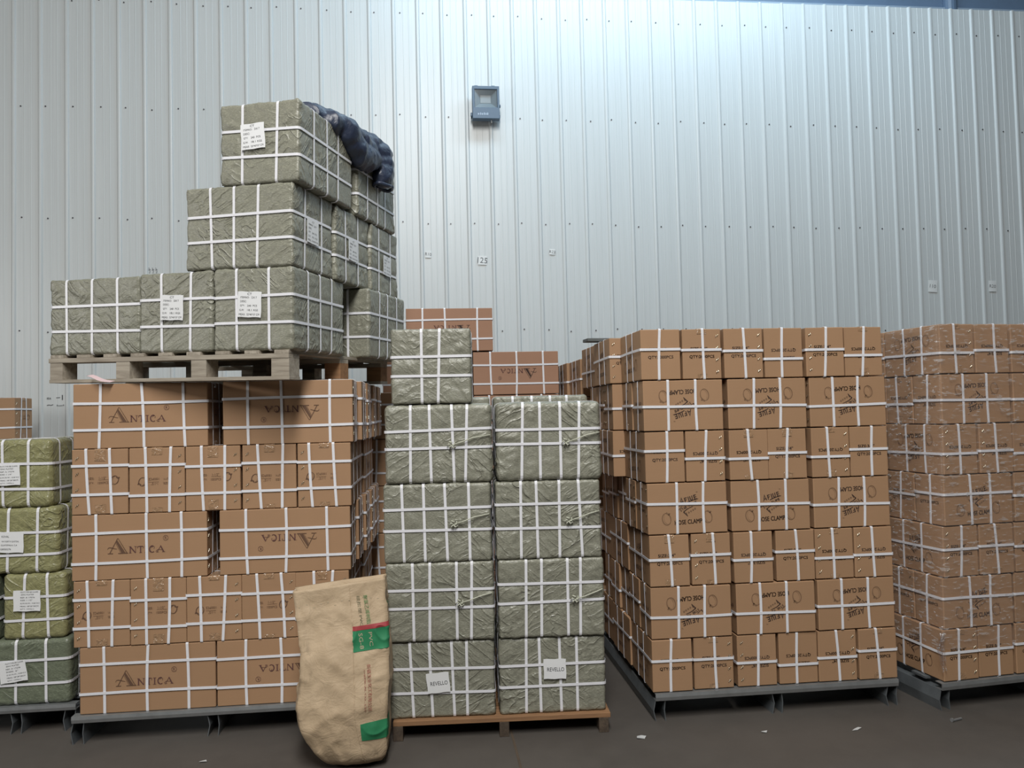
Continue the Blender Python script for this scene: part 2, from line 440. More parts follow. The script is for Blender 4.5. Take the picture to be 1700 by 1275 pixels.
def clamp_logo():
    p = Print()
    # slanted name with a tall arrow-like first letter
    def T(x, y, a=15.0):
        r = math.radians(a); return (0.004 + x * math.cos(r) - y * math.sin(r), 0.044 + x * math.sin(r) + y * math.cos(r))
    h = 0.0115
    p.poly([T(-.047, -h - .004), T(-.0415, -h), T(-.031, .012), T(-.0325, .019)])
    p.poly([T(-.0325, .019), T(-.031, .012), T(-.0305, -h), T(-.0255, -h)])
    p.stroke([T(-.039, -.004), T(-.029, -.004)], .0032)
    sw = .0042
    p.stroke([T(-.018, -h), T(-.018, h)], sw).stroke([T(-.018, h - .002), T(-.006, h - .002)], sw * .8).stroke([T(-.018, 0), T(-.009, 0)], sw * .8)
    p.stroke([T(.0015, -h), T(.0015, h)], sw)
    p.stroke([T(.010, h), T(.0105, -.003), T(.0135, -h + .001), T(.0175, -h + .001), T(.0205, -.003), T(.021, h)], sw)
    p.stroke([T(.031, -h), T(.031, h)], sw)
    for yy in (h - .0018, 0, -h + .0018): p.stroke([T(.031, yy), T(.042, yy)], sw * .8)
    p.stroke([(-.004, .0255), (.012, .033), (.03, .0395), (.054, .045)], [.0034, .0034, .003, .002])
    for k, ch in enumerate('STAR FLAME'):
        t = (k + .5) / 10
        if ch != ' ': p.text(ch, -.039 + .086 * t, -.012 + .052 * t - .010 * t * t, h=.0125, rot=30 - 12 * t)
    p.stroke([(-.022, -.019), (-.006, -.006), (.010, .002), (.027, .0085)], [.0045, .0035, .003, .002])
    p.poly([(-.024, -.019), (-.0185, -.017), (.0005, -.040), (-.002, -.0395)])
    p.poly([(.0005, -.040), (-.0085, -.0205), (-.0115, -.0225)])
    p.poly([(-.060, .004), (-.047, -.008), (-.052, -.011)])
    p.stroke([(-.047, -.008), (-.030, .008)], .002)
    p.text('TM', .047, .077, h=.0045)
    for k, dx in enumerate((.005, .016, .027, .037)):
        p.arc(dx, -.0215 + .006 * k, .0035, .0035, 0, 360, .0012, 8)
    q = Print()
    q.text('HOSE CLAMP', .002, -.066, h=.0215, w=.138, rot=2.5, bold=.0006)
    return p, q, clamp_art(Print(), -.108, -.050, .021, .029), clamp_art(Print(), .100, -.046, .021, .029)

def ornate_logo():
    """big decorated capital, small serif capitals, ringed R"""
    b = -.0304
    p = Print()
    p.stroke([(-.137, b + .001), (-.101, b + .071)], [.0035, .0028]).stroke([(-.146, b), (-.122, b)], .003)
    p.poly([(-.108, b + .052), (-.103, b + .062), (-.066, b + .0015), (-.083, b + .0015)])
    p.poly([(-.1005, b + .0715), (-.0985, b + .0715), (-.0575, b + .0015), (-.061, b + .0015)])
    p.stroke([(-.111, b + .050), (-.087, b + .002)], .0014)
    p.stroke([(-.099, b), (-.054, b)], .003)
    p.stroke([(-.147, b + .019), (-.1445, b + .026), (-.137, b + .0285), (-.126, b + .0265), (-.114, b + .0225), (-.104, b + .0205)], [.0015, .0025, .003, .003, .0025, .0015])
    q = Print(); s1, s2 = .0016, .0052
    def serif(x, y, wd): q.stroke([(x - wd / 2, y), (x + wd / 2, y)], .0015)
    t = b + .030
    # N
    q.stroke([(-.044, b), (-.044, t)], s2).stroke([(-.020, b), (-.020, t)], s1 * 1.6)
    q.poly([(-.047, t), (-.041, t), (-.018, b), (-.023, b)])
    for x, y in ((-.044, b), (-.045, t), (-.020, t)): serif(x, y, .011)
    # T with curled arms
    q.stroke([(.003, b), (.003, t)], s2); serif(.003, b, .012)
    q.stroke([(-.009, t - .010), (-.012, t - .006), (-.010, t - .001), (.003, t), (.015, t - .001), (.017, t - .006), (.014, t - .010)], [.0012, .002, .0028, .003, .0028, .002, .0012])
    # I
    q.stroke([(.029, b), (.029, t)], s2); serif(.029, b, .015); serif(.029, t, .015)
    # C with an inner curl
    q.arc(.0565, b + .015, .0125, .0150, 60, 312, [.0015] + [.0046] * 6 + [.0052] * 5 + [.003] * 4 + [.0016], 16)
    q.arc(.060, b + .022, .0060, .0060, -60, 200, .0018, 10)
    # A
    q.stroke([(.078, b), (.096, t)], s1 * 1.3); q.poly([(.092, t), (.0965, t), (.112, b), (.105, b)])
    q.stroke([(.072, b + .003), (.080, b + .011), (.090, b + .011), (.100, b + .010)], s1)
    serif(.080, b, .012); serif(.108, b, .014)
    r = Print().arc(.118, .035, .0115, .0115, 0, 360, .0015, 20).text('R', .118, .035, h=.011)
    return p, q, r

# ------------------------------------------------------------------ straps
STRAP_W, STRAP_T = 0.0125, 0.0012
def strap_mesh(L, W, H, r, axis, c0, c1, off, bow=0.0):
    """closed band round a rounded box whose base is at z = 0; axis is the loop's normal.
    c0, c1: position along the axis at the low and the high end of the other direction"""
    half = [L / 2, W / 2, H / 2]; a1, a2 = [k for k in range(3) if k != axis]
    h1, h2 = half[a1], half[a2]; pts = []
    for sx, sy, t0 in ((1, 1, 0), (-1, 1, 90), (-1, -1, 180), (1, -1, 270)):
        for t in (0, 30, 60, 90):
            a = math.radians(t0 + t)
            pts.append((sx * (h1 - r) + (r + off) * math.cos(a), sy * (h2 - r) + (r + off) * math.sin(a), math.cos(a), math.sin(a)))
    # extra points along the straight runs so a slanted strap can bow a little
    out = []
    for i, p in enumerate(pts):
        out.append(p)
        if i % 4 == 3:
            q = pts[(i + 1) % len(pts)]
            for f in (0.33, 0.67): out.append(tuple(p[k] + (q[k] - p[k]) * f for k in range(4)))
    V = []
    ref = h1 if axis == 2 else h2
    for k, (u, v, nu, nv) in enumerate(out):
        tt = ((u if axis == 2 else v) / ref + 1) / 2
        c = c0 + (c1 - c0) * tt + bow * (1 - (2 * tt - 1) ** 2)
        for du, dt in ((-1, 0), (1, 0), (1, 1), (-1, 1)):
            P = [0, 0, 0]
            P[axis] = c + du * STRAP_W / 2; P[a1] = u + nu * dt * STRAP_T; P[a2] = v + nv * dt * STRAP_T
            P[2] += H / 2
            V.append(P)
    n = len(out); F = []
    for i in range(n):
        j = (i + 1) % n
        for e in range(4): F.append((i * 4 + e, i * 4 + (e + 1) % 4, j * 4 + (e + 1) % 4, j * 4 + e))
    return new_mesh('strap', V, F, 'strap')

# ------------------------------------------------------------------ carton templates
FACES = {  # (x, y, up) on a face -> local point; base at z = 0
    'front': lambda L, W, H, e: (lambda u, v: (u, -W / 2 - e, H / 2 + v)),
    'back': lambda L, W, H, e: (lambda u, v: (-u, W / 2 + e, H / 2 + v)),
    'right': lambda L, W, H, e: (lambda u, v: (L / 2 + e, u, H / 2 + v)),
    'left': lambda L, W, H, e: (lambda u, v: (-L / 2 - e, -u, H / 2 + v)),
}
_small_clamp, _logo = clamp_logo(), ornate_logo()

def body_mesh(L, W, H, r, seed, amp=0.0016, mat='card'):
    V, F = rbox(L, W, H, r, 5, 2)
    ph = np.random.RandomState(seed)
    n = V / np.array([L, W, H]) * 2
    dn = np.sign(n) * (np.abs(n) > 0.985)
    d = -amp * (0.5 + 0.5 * vnoise(V * 7 + ph.rand(3) * 20))
    V = V + dn * d[:, None]
    V[:, 2] += H / 2
    me = new_mesh('box_body', V, F, mat, False)
    return me

def staples_mesh(L, W, H, face, x):
    """pairs of slanted wire staples down one edge of a face"""
    b = MB(); f0, f1 = FACES[face](L, W, H, -.0004), FACES[face](L, W, H, .0011)
    for k in (-0.36, -0.12, 0.12, 0.36):
        for dx in (-0.0038, 0.0038):
            z = H * k + dx * 0.6
            b.tube([f0(x + dx - .0024, z - .0062), f1(x + dx - .0018, z - .0045), f1(x + dx + .0018, z + .0045), f0(x + dx + .0024, z + .0062)], .0016, 6)
    return b.mesh('staples', 'staple', True)

def tape_meshes(L, W, H, drop, drop2, tw=0.048):
    """two strips of tape, one over the top and one under the bottom, each folded down the ends"""
    out = []; e = 0.0006
    for zt, sg in ((H, -1), (0, 1)):
        d1, d2 = (drop, drop2) if sg < 0 else (drop2 * .9, drop * .9)
        pts = [(-L / 2 - e, zt + sg * d1), (-L / 2 - e, zt + sg * .004), (-L / 2 + .004, zt - sg * e), (L / 2 - .004, zt - sg * e), (L / 2 + e, zt + sg * .004), (L / 2 + e, zt + sg * d2)]
        t = .0005; n = len(pts); V = []
        for k, (x, z) in enumerate(pts):
            nx = -1 if k < 2 else (1 if k > 3 else 0); nz = -sg if 2 <= k <= 3 else 0
            for y in (-tw / 2, tw / 2): V += [(x, y, z), (x + nx * t, y, z + nz * t)]
        F = []
        for k in range(n - 1):
            a, b = 4 * k, 4 * k + 4
            F += [(a, a + 2, b + 2, b), (a + 1, b + 1, b + 3, a + 3), (a, b, b + 1, a + 1), (a + 2, a + 3, b + 3, b + 2)]
        F += [(0, 1, 3, 2), (4 * n - 4, 4 * n - 2, 4 * n - 1, 4 * n - 3)]
        out.append(('packing_tape', new_mesh('packing_tape', V, F, 'tape')))
    return out

def carton_template(kind, seed):
    rs = random.Random(seed * 13 + (1 if kind == 'clamp' else 777))
    if kind == 'clamp': L, W, H = 0.402, 0.199, 0.2475
    else: L, W, H = 0.618, 0.256, 0.3085
    r = 0.0045; parts = []
    mat = 'card_rear' if kind == 'rear' else 'card'
    parts.append(('box_body', body_mesh(L, W, H, r, seed, 0.0016, mat)))
    j = lambda a: rs.uniform(-a, a)
    if kind == 'clamp':
        vx = [(-.5 + .36), (-.5 + .68)]; hz = [.58 + j(.06)]; ly = [j(.04)]
    else:
        vx = [-.5 + .19, -.5 + .52, -.5 + .81]; hz = [.285 + j(.02), .715 + j(.02)]; ly = [-.20, .19]
    for q in vx:
        a = q + j(.03); parts.append(('strap', strap_mesh(L, W, H, r, 0, L * (a + j(.012)), L * (a + j(.012)), 0.0016, j(.004))))
    for q in ly:
        a = q + j(.05); parts.append(('strap', strap_mesh(L, W, H, r, 1, W * (a + j(.05)), W * (a + j(.05)), 0.0022, j(.003))))
    for q in hz:
        parts.append(('strap', strap_mesh(L, W, H, r, 2, H * (q - .5 + j(.018)), H * (q - .5 + j(.018)), 0.0032, j(.003))))
    e = 0.0006
    if kind == 'clamp':
        p, q, c, c_ = _small_clamp
        for f in ('front', 'back'):
            fn = FACES[f](L, W, H, e)
            parts += [('printed_emblem', p.map(fn, 'printed_emblem', 'ink')), ('printed_lettering', q.map(fn, 'printed_lettering', 'ink')),
                      ('printed_picture', c.map(fn, 'printed_picture', 'ink_pale')), ('printed_picture', c_.map(fn, 'printed_picture', 'ink_pale'))]
        for f in ('right', 'left'):
            fn = FACES[f](L, W, H, e); t = Print()
            t.text('SIZE:3/4"', -.018 + .004, .026, h=.0150, w=.086, bold=.0004)
            parts.append(('printed_lettering', t.map(fn, 'printed_lettering', 'ink'))); t = Print()
            t.text('QTY:2000PCS', 0.0, -.014, h=.0165, w=.126, bold=.0004)
            parts.append(('printed_lettering', t.map(fn, 'printed_lettering', 'ink')))
        if rs.random() < 0.75:
            parts += tape_meshes(L, W, H, rs.uniform(.02, .055), rs.uniform(.02, .055))
        if rs.random() < 0.7:
            parts.append(('staples', staples_mesh(L, W, H, 'right', rs.choice((-1, 1)) * (W / 2 - .022))))
            parts.append(('staples', staples_mesh(L, W, H, 'left', rs.choice((-1, 1)) * (W / 2 - .022))))
    else:
        p, q, rr = _logo
        for f in ('front', 'back'):
            fn = FACES[f](L, W, H, e)
            parts += [('printed_capital', p.map(fn, 'printed_capital', 'ink_soft' if kind == 'logo' else 'ink')), ('printed_lettering', q.map(fn, 'printed_lettering', 'ink_plum')), ('printed_mark', rr.map(fn, 'printed_mark', 'ink_plum'))]
        if kind == 'logo':
            for f in ('right', 'left'):
                fn = FACES[f](L, W, H, e); t = Print()
                t.text('SIZE:', -.042, .016, h=.010, w=.03).text('1-1/2"', .012, .018, h=.011, w=.032)
                t.stroke([(-.008, .0085), (.038, .0085)], .0012)
                parts.append(('printed_lettering', t.map(fn, 'printed_lettering', 'ink_soft'))); t = Print()
                t.text('QTY:', -.042, -.006, h=.010, w=.028).text('1000PCS', .014, -.005, h=.011, w=.048)
                c = Print(); clamp_art(c, .066, .006, .017, .021, -25)
                parts += [('printed_lettering', t.map(fn, 'printed_lettering', 'ink_soft')), ('printed_picture', c.map(fn, 'printed_picture', 'ink_soft'))]
            parts += tape_meshes(L, W, H, rs.uniform(.02, .06), rs.uniform(.02, .06))
            sd = rs.choice((-1, 1))
            parts.append(('staples', staples_mesh(L, W, H, 'right', sd * (W / 2 - .024))))
            parts.append(('staples', staples_mesh(L, W, H, 'left', -sd * (W / 2 - .024))))
    return dict(parts=parts, L=L, W=W, H=H)

TPL = {'clamp': [carton_template('clamp', k) for k in range(9)],
       'logo': [carton_template('logo', k) for k in range(6)],
       'rear': [carton_template('rear', k) for k in range(2)]}

class Stack:
    def __init__(s, x, y, yaw):
        s.o = Vector((x, y, 0)); s.a = math.radians(yaw)
        s.u = Vector((math.cos(s.a), math.sin(s.a), 0)); s.n = Vector((-math.sin(s.a), math.cos(s.a), 0))
    def pt(s, u, v, z): return s.o + s.u * u + s.n * v + Vector((0, 0, z))

def carton(stack, kind, var, u0, v0, z, end, flip, label, group, jit=0.004, turn=False, wig=0.8, front_shift=0.0):
    """u0: left edge, v0: front face, z: base. end: the short side faces the aisle"""
    t = TPL[kind][var % len(TPL[kind])]; L, W, H = t['L'], t['W'], t['H']
    fw, dp = (W, L) if end else (L, W)
    ju, jv = random.uniform(-jit, jit) * .5, random.uniform(-jit, jit)
    p = stack.pt(u0 + fw / 2 + ju, v0 + dp / 2 + jv + front_shift, z + (H if flip else 0))
    rz = stack.a + (math.pi / 2 if end else 0) + (math.pi if turn else 0) + math.radians(random.uniform(-wig, wig))
    root = empty('carton', p, (0, math.pi if flip else 0, rz))
    for nm, me in t['parts']:
        c = ob(nm, me, root)
        if nm == 'staples': c['kind'] = 'stuff'
    tag(root, label, 'carton', group)
    return root

ORD = ['first', 'second', 'third', 'fourth', 'fifth', 'sixth', 'seventh', 'eighth']
def rowname(k): return 'top row' if k == 0 else ORD[k] + ' row down'

# ------------------------------------------------------------------ the building shell
fl = MB().box(-9, 12, -9, 7.6, -0.12, 0.0).build('floor', 'floor'); struct(fl)
jt = MB()
jt.prism([(0.345, 3.15), (0.357, 3.15), (0.352, 4.6), (0.343, 4.6)], 2, 0.0004, 0.0012)
jt.build('expansion_joint', 'wood_dark', fl)

PITCH, X0 = 0.212, -3.44 - 0.185 - 0.212 * 16
wallroot = struct(empty('wall_back', (0, 6.9, 0)))
unit = [(0, 0), (.054, 0), (.056, .0014), (.060, .0014), (.062, 0), (.106, 0), (.108, .0014), (.112, .0014), (.114, 0), (.166, 0), (.171, .006), (.177, .0125), (.182, .014), (.192, .014), (.197, .0125), (.203, .004), (.206, 0)]
def panel_mesh(n_ribs, top):
    prof = []
    for k in range(n_ribs): prof += [(x + k * PITCH, d) for x, d in unit]
    prof.append((n_ribs * PITCH, 0))
    zs = [0.0, top]
    V = [(x, -d, z) for z in zs for x, d in prof]; n = len(prof)
    V += [(x, -d + 0.006, z) for z in zs for x, d in prof]
    F = [(i, i + 1, n + i + 1, n + i) for i in range(n - 1)]
    F += [(n + i, n + i + 1, 3 * n + i + 1, 3 * n + i) for i in range(n - 1)]
    F += [(2 * n + i + 1, 2 * n + i, 3 * n + i, 3 * n + i + 1) for i in range(n - 1)]
    return new_mesh('wall_panel', V, F, 'wall')
pm = panel_mesh(4, 5.275)
for k in range(17):
    ob('wall_panel', pm, wallroot, (X0 + k * 4 * PITCH, -0.0005 * (k % 2), 0))
sb = MB()
for row, zz in enumerate((5.112, 4.186, 3.228, 2.275, 1.30)):
    for k in range(-3, 46):
        x = -3.44 + k * PITCH + 0.055 + random.uniform(-.012, .012)
        z = zz - 0.0105 * (x + 3.4) + random.uniform(-.012, .012)
        a = [(x + .0062 * math.cos(t), z + .0062 * math.sin(t)) for t in [math.pi / 3 * i for i in range(6)]]
        sb.prism(a, 1, -0.006, 0.0)
so = sb.build('wall_screws', 'screw', wallroot); so['kind'] = 'stuff'

# roof edge seen above the wall, and the roof itself
eb = empty('trim_1', (0, 0, 0)); struct(eb)
MB().box(-9, 12, 6.98, 7.10, 5.20, 5.335).build('lower_flange', 'beam_light', eb)
MB().box(-9, 12, 7.02, 7.06, 5.335, 5.62).build('beam_web', 'beam', eb)
cb_ = MB(); cb_.tube([(5.11, 7.0, 5.2), (5.11, 7.0, 6.6)], 0.065, 16); cb_.build('column_tube', 'beam', eb, smooth=False)
MB().box(-9, 12, 7.12, 7.3, 5.0, 7.2).build('outer_cladding', 'beam_light', eb)
ce = MB(); ce.prism([(-9, 7.9), (7.4, 6.75), (7.4, 6.85), (-9, 8.0)], 0, -9, 12)
struct(ce.build('ceiling', 'wall'))

# floodlight on the wall
FLX, FLZ = 0.540, 4.232
fr = empty('floodlight', (FLX, 6.88, FLZ)); fr.rotation_euler = (0, 0, 0)
tag(fr, 'slate blue square floodlight fixed high on the pale ribbed wall', 'floodlight')
b = MB()   # frame with a rounded opening: outer plate pieces round the window
b.box(-.119, .119, -.115, -.045, .116, .145, .003).box(-.119, .119, -.115, -.045, -.145, -.046, .003)
b.box(-.119, -.099, -.115, -.045, -.050, .120, .003).box(.099, .119, -.115, -.045, -.050, .120, .003)
b.box(-.10, .10, -.058, -.040, -.06, .125)
b.build('housing', 'lamp_body', fr)
b = MB()
o_ = [(-.097, -.104, -.044), (.097, -.104, -.044), (.097, -.104, .114), (-.097, -.104, .114)]
i_ = [(-.046, -.062, .010), (.046, -.062, .010), (.046, -.062, .080), (-.046, -.062, .080)]
b.add(o_ + i_, [(0, 1, 5, 4), (1, 2, 6, 5), (2, 3, 7, 6), (3, 0, 4, 7)])
b.build('reflector', 'lamp_reflector', fr)
MB().box(-.046, .046, -.066, -.061, .010, .080).build('led_plate', 'lamp_led', fr)
MB().box(-.099, .099, -.109, -.106, -.046, .116).build('glass_pane', 'glass', fr)
b = MB()
for q_ in ((-.135, -.121, -.09, -.06, -.115, -.085), (.121, .131, -.09, -.06, -.03, -.01)):
    MB().box(*q_, .002).build('hinge_knob', 'lamp_body', fr)
for x in (-.10, .05): MB().box(x, x + .03, -.11, -.06, .145, .150).build('clip', 'lamp_body', fr)
MB().box(-.13, .13, -.045, -.012, -.11, -.085).build('bracket', 'lamp_body', fr)
b = MB()
for k, (x, wd) in enumerate(((-.075, .014), (-.055, .010), (-.040, .012), (-.022, .012), (-.006, .008), (.006, .012))):
    b.box(x, x + wd, -.1165, -.115, -.115, -.098 + .004 * (k % 2))
b.build('printed_mark', 'beam_light', fr)['kind'] = 'stuff'
MB().tube([(0.048, -.075, -.145), (0.05, -.06, -.158), (0.055, -.03, -.150), (0.06, -.014, -.13)], .005).build('cable', 'paper', fr)

# notes stuck to the wall
def wall_note(at, w_, h_, txt, label, tilt=0.0, sz=0.055):
    x, z = at
    r = empty('paper_note', (x, 6.8935, z), (0, math.radians(tilt), 0))
    V = []; n = 5
    for j in range(n):
        for i in range(n):
            u, v = i / (n - 1) - .5, j / (n - 1) - .5
            V.append((u * w_, -0.0020 * (1 - 4 * u * u), v * h_))
    V2 = V + [(a, c + 0.0006, d) for a, c, d in V]
    F = [(j * n + i, j * n + i + 1, (j + 1) * n + i + 1, (j + 1) * n + i) for j in range(n - 1) for i in range(n - 1)]
    F += [tuple(q + n * n for q in f[::-1]) for f in F]
    ob('sheet', new_mesh('sheet', V2, F, 'paper_wall', False), r)
    p = Print().text(txt, 0, 0, h=sz, rot=-4)
    ob('handwriting', p.map(lambda u, v: (u, -0.0026, v), 'handwriting', 'pen'), r)
    tag(r, label, 'note', 'handwritten notes on the wall')
wall_note((0.010, 2.913), .052, .062, 'R10', 'tiny paper note reading R10 on wall, above the reddish cartons', 3, .026)
wall_note((0.487, 2.858), .078, .080, '125', 'small white paper note reading 125 on the ribbed wall', 2, .050)
wall_note((1.116, 2.932), .052, .050, 'R23', 'tiny paper note reading R23 on wall, right of the 125 note', 4, .026)
wall_note((4.736, 2.599), .090, .112, '110', 'pale paper note reading 110 on wall above the unwrapped stack', 4, .034)
wall_note((5.341, 2.595), .075, .105, 'R20', 'pale paper note reading R20 on wall above the film-wrapped stack', 1, .030)
# marker writing straight on the sheet metal
ws = Print()
for (x, y, s_, w_) in ((-.045, .03, '邮A', .034), (.060, .036, '1', .006), (.045, -.03, 'Room9', .058)):
    ws.text(s_, x, y, w=w_)
ws.stroke([(.012, .034), (.042, .036)], .004).stroke([(-.062, -.028), (-.045, -.024), (-.030, -.028), (-.012, -.022)], .004)
wm = ob('marker_writing', ws.map(lambda u, v: (u, 0, v), 'marker_writing', 'black'), wallroot, (-3.115, -0.0045, 1.680))
ws = Print()
for k in range(4): ws.stroke([(-.04 + .028 * k, .02), (-.03 + .028 * k, -.01), (-.035 + .028 * k, -.03)], .004).stroke([(-.045 + .028 * k, 0), (-.025 + .028 * k, .005)], .003)
ob('marker_writing', ws.map(lambda u, v: (u, 0, v), 'marker_writing', 'pen'), wallroot, (-2.343, -0.0045, 2.784))

# ------------------------------------------------------------------ stack D: unwrapped hose-clamp cartons
D = Stack(1.053, 3.735, 0.0)
ZD, HD = 0.137, 0.2512
SD = 'unwrapped stack'
U_end = {0: [-.024, .184, .398, .608, .823, 1.026], 2: [-.016, .186, .409, .610, .832, 1.034], 4: [-.010, .200, .413, .629, .834, 1.039], 6: [-.012, .199, .415, .627, .831, 1.037]}
U_long = {1: [-.020, .411, .835], 3: [-.012, .411, .833], 5: [-.009, .416, .835]}
# print upside down (True) or upright, read off the photograph
FL_end = {0: [0, 0, 0, 1, 0, 1], 2: [0, 1, 1, 0, 1, 0], 4: [0, 0, 1, 0, 1, 1], 6: [0, 0, 1, 1, 1, 0]}
FL_long = {1: [1, 1, 1], 3: [0, 0, 1], 5: [1, 1, 1]}
vcount = 0
for k in range(7):
    z = ZD + (6 - k) * HD
    if k % 2 == 0:
        us = U_end[k]; fl_ = FL_end[k]
        for i, u in enumerate(us):
            vcount += 1
            carton(D, 'clamp', vcount * 2 + k, u, 0.0, z, True, bool(fl_[i]), f'brown end-on carton, {ORD[i]} from left in {rowname(k)}, front of {SD}', 'cartons of the unwrapped stack', turn=bool((i + k) % 2))
        depth_rows = [(.412, -.060), (.825, -.048), (1.30, -.050), (1.71, -.070)]
        for r_, (v, du) in enumerate(depth_rows):
            if k > 2: du = .008 * (r_ % 2) - .004
            vcount += 1
            zz = z - (.05 if r_ >= 2 else 0)
            if zz < 0.10: continue
            carton(D, 'clamp', vcount, us[0] + du, v, zz, True, random.random() < .5, f'brown carton on shadowed left flank of {SD}, {rowname(k)}, {ORD[r_]} behind front', 'cartons of the unwrapped stack', turn=random.random() < .5)
        if k == 0:   # the rest of the top course
            for r_, v in enumerate((.412, .825)):
                for i, u in enumerate(us[1:]):
                    carton(D, 'clamp', i * 2 + r_, u, v, z, True, False, f'brown inner carton of {SD}, top row, {ORD[i + 1]} from left, {ORD[r_]} behind front', 'inner top cartons of the unwrapped stack')
    else:
        us = U_long[k]; fl_ = FL_long[k]
        for i, u in enumerate(us):
            vcount += 1
            carton(D, 'clamp', vcount + 3 * k, u, 0.0, z, False, bool(fl_[i]), f'brown lengthwise carton with slanted emblem, {ORD[i]} from left in {rowname(k)} of {SD}', 'cartons of the unwrapped stack')
        vs = [(.207, 0), (.414, -.055), (.621, -.05), (.828, -.05), (1.30, -.06), (1.51, -.06), (1.72, -.06)]
        for r_, (v, du) in enumerate(vs):
            if k > 2: du = .008 * (r_ % 2) - .004
            vcount += 1
            zz = z - (.05 if r_ >= 4 else 0)
            carton(D, 'clamp', vcount, us[0] + du, v, zz, False, random.random() < .5, f'brown carton on shadowed left flank of {SD}, {rowname(k)}, {ORD[r_]} behind front', 'cartons of the unwrapped stack', turn=random.random() < .5)

def steel_pallet(stack, u0, u1, depth, label, z_rail=(.100, .134), legs=None, lw=.052):
    root = empty('steel_pallet', stack.pt(u0, 0, 0), (0, 0, stack.a)); w_ = u1 - u0
    # front and rear beams: shallow channels, flange outwards
    for nm, v in (('front_beam', -.012), ('rear_beam', depth - .03)):
        b = MB(); z0, z1 = z_rail
        b.prism([(v, z0), (v + .045, z0), (v + .045, z0 + .003), (v + .005, z0 + .004), (v + .003, z1 - .004), (v + .045, z1 - .003), (v + .045, z1), (v - .002, z1), (v - .004, (z0 + z1) / 2)], 0, 0, w_)
        b.build(nm, 'steel', root)
    for k in range(4):
        v = .10 + (depth - .25) * k / 3
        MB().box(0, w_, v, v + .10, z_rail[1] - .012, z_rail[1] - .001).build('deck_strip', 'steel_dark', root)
    legs = legs or [0, w_ / 2 - lw / 2, w_ - lw]
    for k, l in enumerate(legs):
        b = MB(); t = .004; h = z_rail[0]; d = .010 * (1 if k % 2 else -1)
        # open thin-walled runner, ends a little bent
        b.prism([(l, 0), (l + t, 0), (l + t + d, h * .5), (l + t, h - t), (l + lw - t, h - t), (l + lw - t + d * .5, h * .5), (l + lw - t, 0), (l + lw, 0), (l + lw + d * .5, h * .5), (l + lw, h), (l, h), (l + d, h * .5)], 1, 0.0, depth)
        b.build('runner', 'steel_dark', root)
    tag(root, label, 'pallet', 'steel pallets')
    return root
steel_pallet(D, -.004, 1.232, 1.22, 'bent galvanised steel pallet under the unwrapped stack of hose clamp cartons', legs=[0, .585, 1.184])
steel_pallet(Stack(D.o.x, D.o.y + 1.28, 0), -.06, 1.2, 1.0, 'steel pallet in deep shadow behind the unwrapped stack')

wb = MB().box(0, .42, 0, .10, 0, .018, .002).build('board', 'slat', None, (0.905, 4.40, ZD + 7 * HD + .003), (0, 0, math.radians(6)))
tag(wb, 'dark flat board lying on top cartons behind the unwrapped stack', 'board')

# ------------------------------------------------------------------ stack E: cartons under stretch film
Es = Stack(2.448, 3.637, 5.7)
SE = 'film-wrapped stack'
lean = [.076, .078, .070, .062, .050, .036, .022]
flE_end = {0: [1, 1, 1], 2: [1, 1, 1], 4: [0, 0, 0], 6: [0, 0, 0]}
flE_long = {1: [1, 1], 3: [0, 0], 5: [0, 0]}
for k in range(7):
    z = ZD + (6 - k) * HD; u = lean[k]
    if k % 2 == 0:
        for i in range(4):
            vcount += 1
            if i < 3: lab = f'brown end-on carton, {ORD[i]} from left in {rowname(k)}, front of {SE}'
            else: continue
            carton(Es, 'clamp', vcount * 2, u + .210 * i, 0, z, True, bool(flE_end[k][i]), lab, 'cartons of the film-wrapped stack', turn=bool(i % 2))
        for r_, v in enumerate((.412, .824)):
            vcount += 1
            carton(Es, 'clamp', vcount, u, v, z, True, bool(k < 3), f'brown carton on left flank of {SE}, {rowname(k)}, {ORD[r_]} behind front', 'cartons of the film-wrapped stack')
            if k == 0:
                for i in (1, 2): carton(Es, 'clamp', i + r_, u + .21 * i, v, z, True, False, f'brown inner carton of {SE}, top row, {ORD[i]} from left, {ORD[r_]} behind front', 'inner top cartons of the film-wrapped stack')
    else:
        for i in range(2):
            vcount += 1
            carton(Es, 'clamp', vcount, u + .418 * i, 0, z, False, bool(flE_long[k][i]), f'brown lengthwise carton with slanted emblem, {ORD[i]} from left in {rowname(k)} of {SE}', 'cartons of the film-wrapped stack')
        for r_, v in enumerate((.207, .414, .621, .828)):
            vcount += 1
            carton(Es, 'clamp', vcount, u, v, z, False, bool(k < 3), f'brown carton on left flank of {SE}, {rowname(k)}, {ORD[r_]} behind front', 'cartons of the film-wrapped stack', turn=random.random() < .5)
steel_pallet(Es, .0, 1.25, 1.22, 'galvanised steel pallet under the film-wrapped stack at right edge', legs=[.0, .6, 1.2])

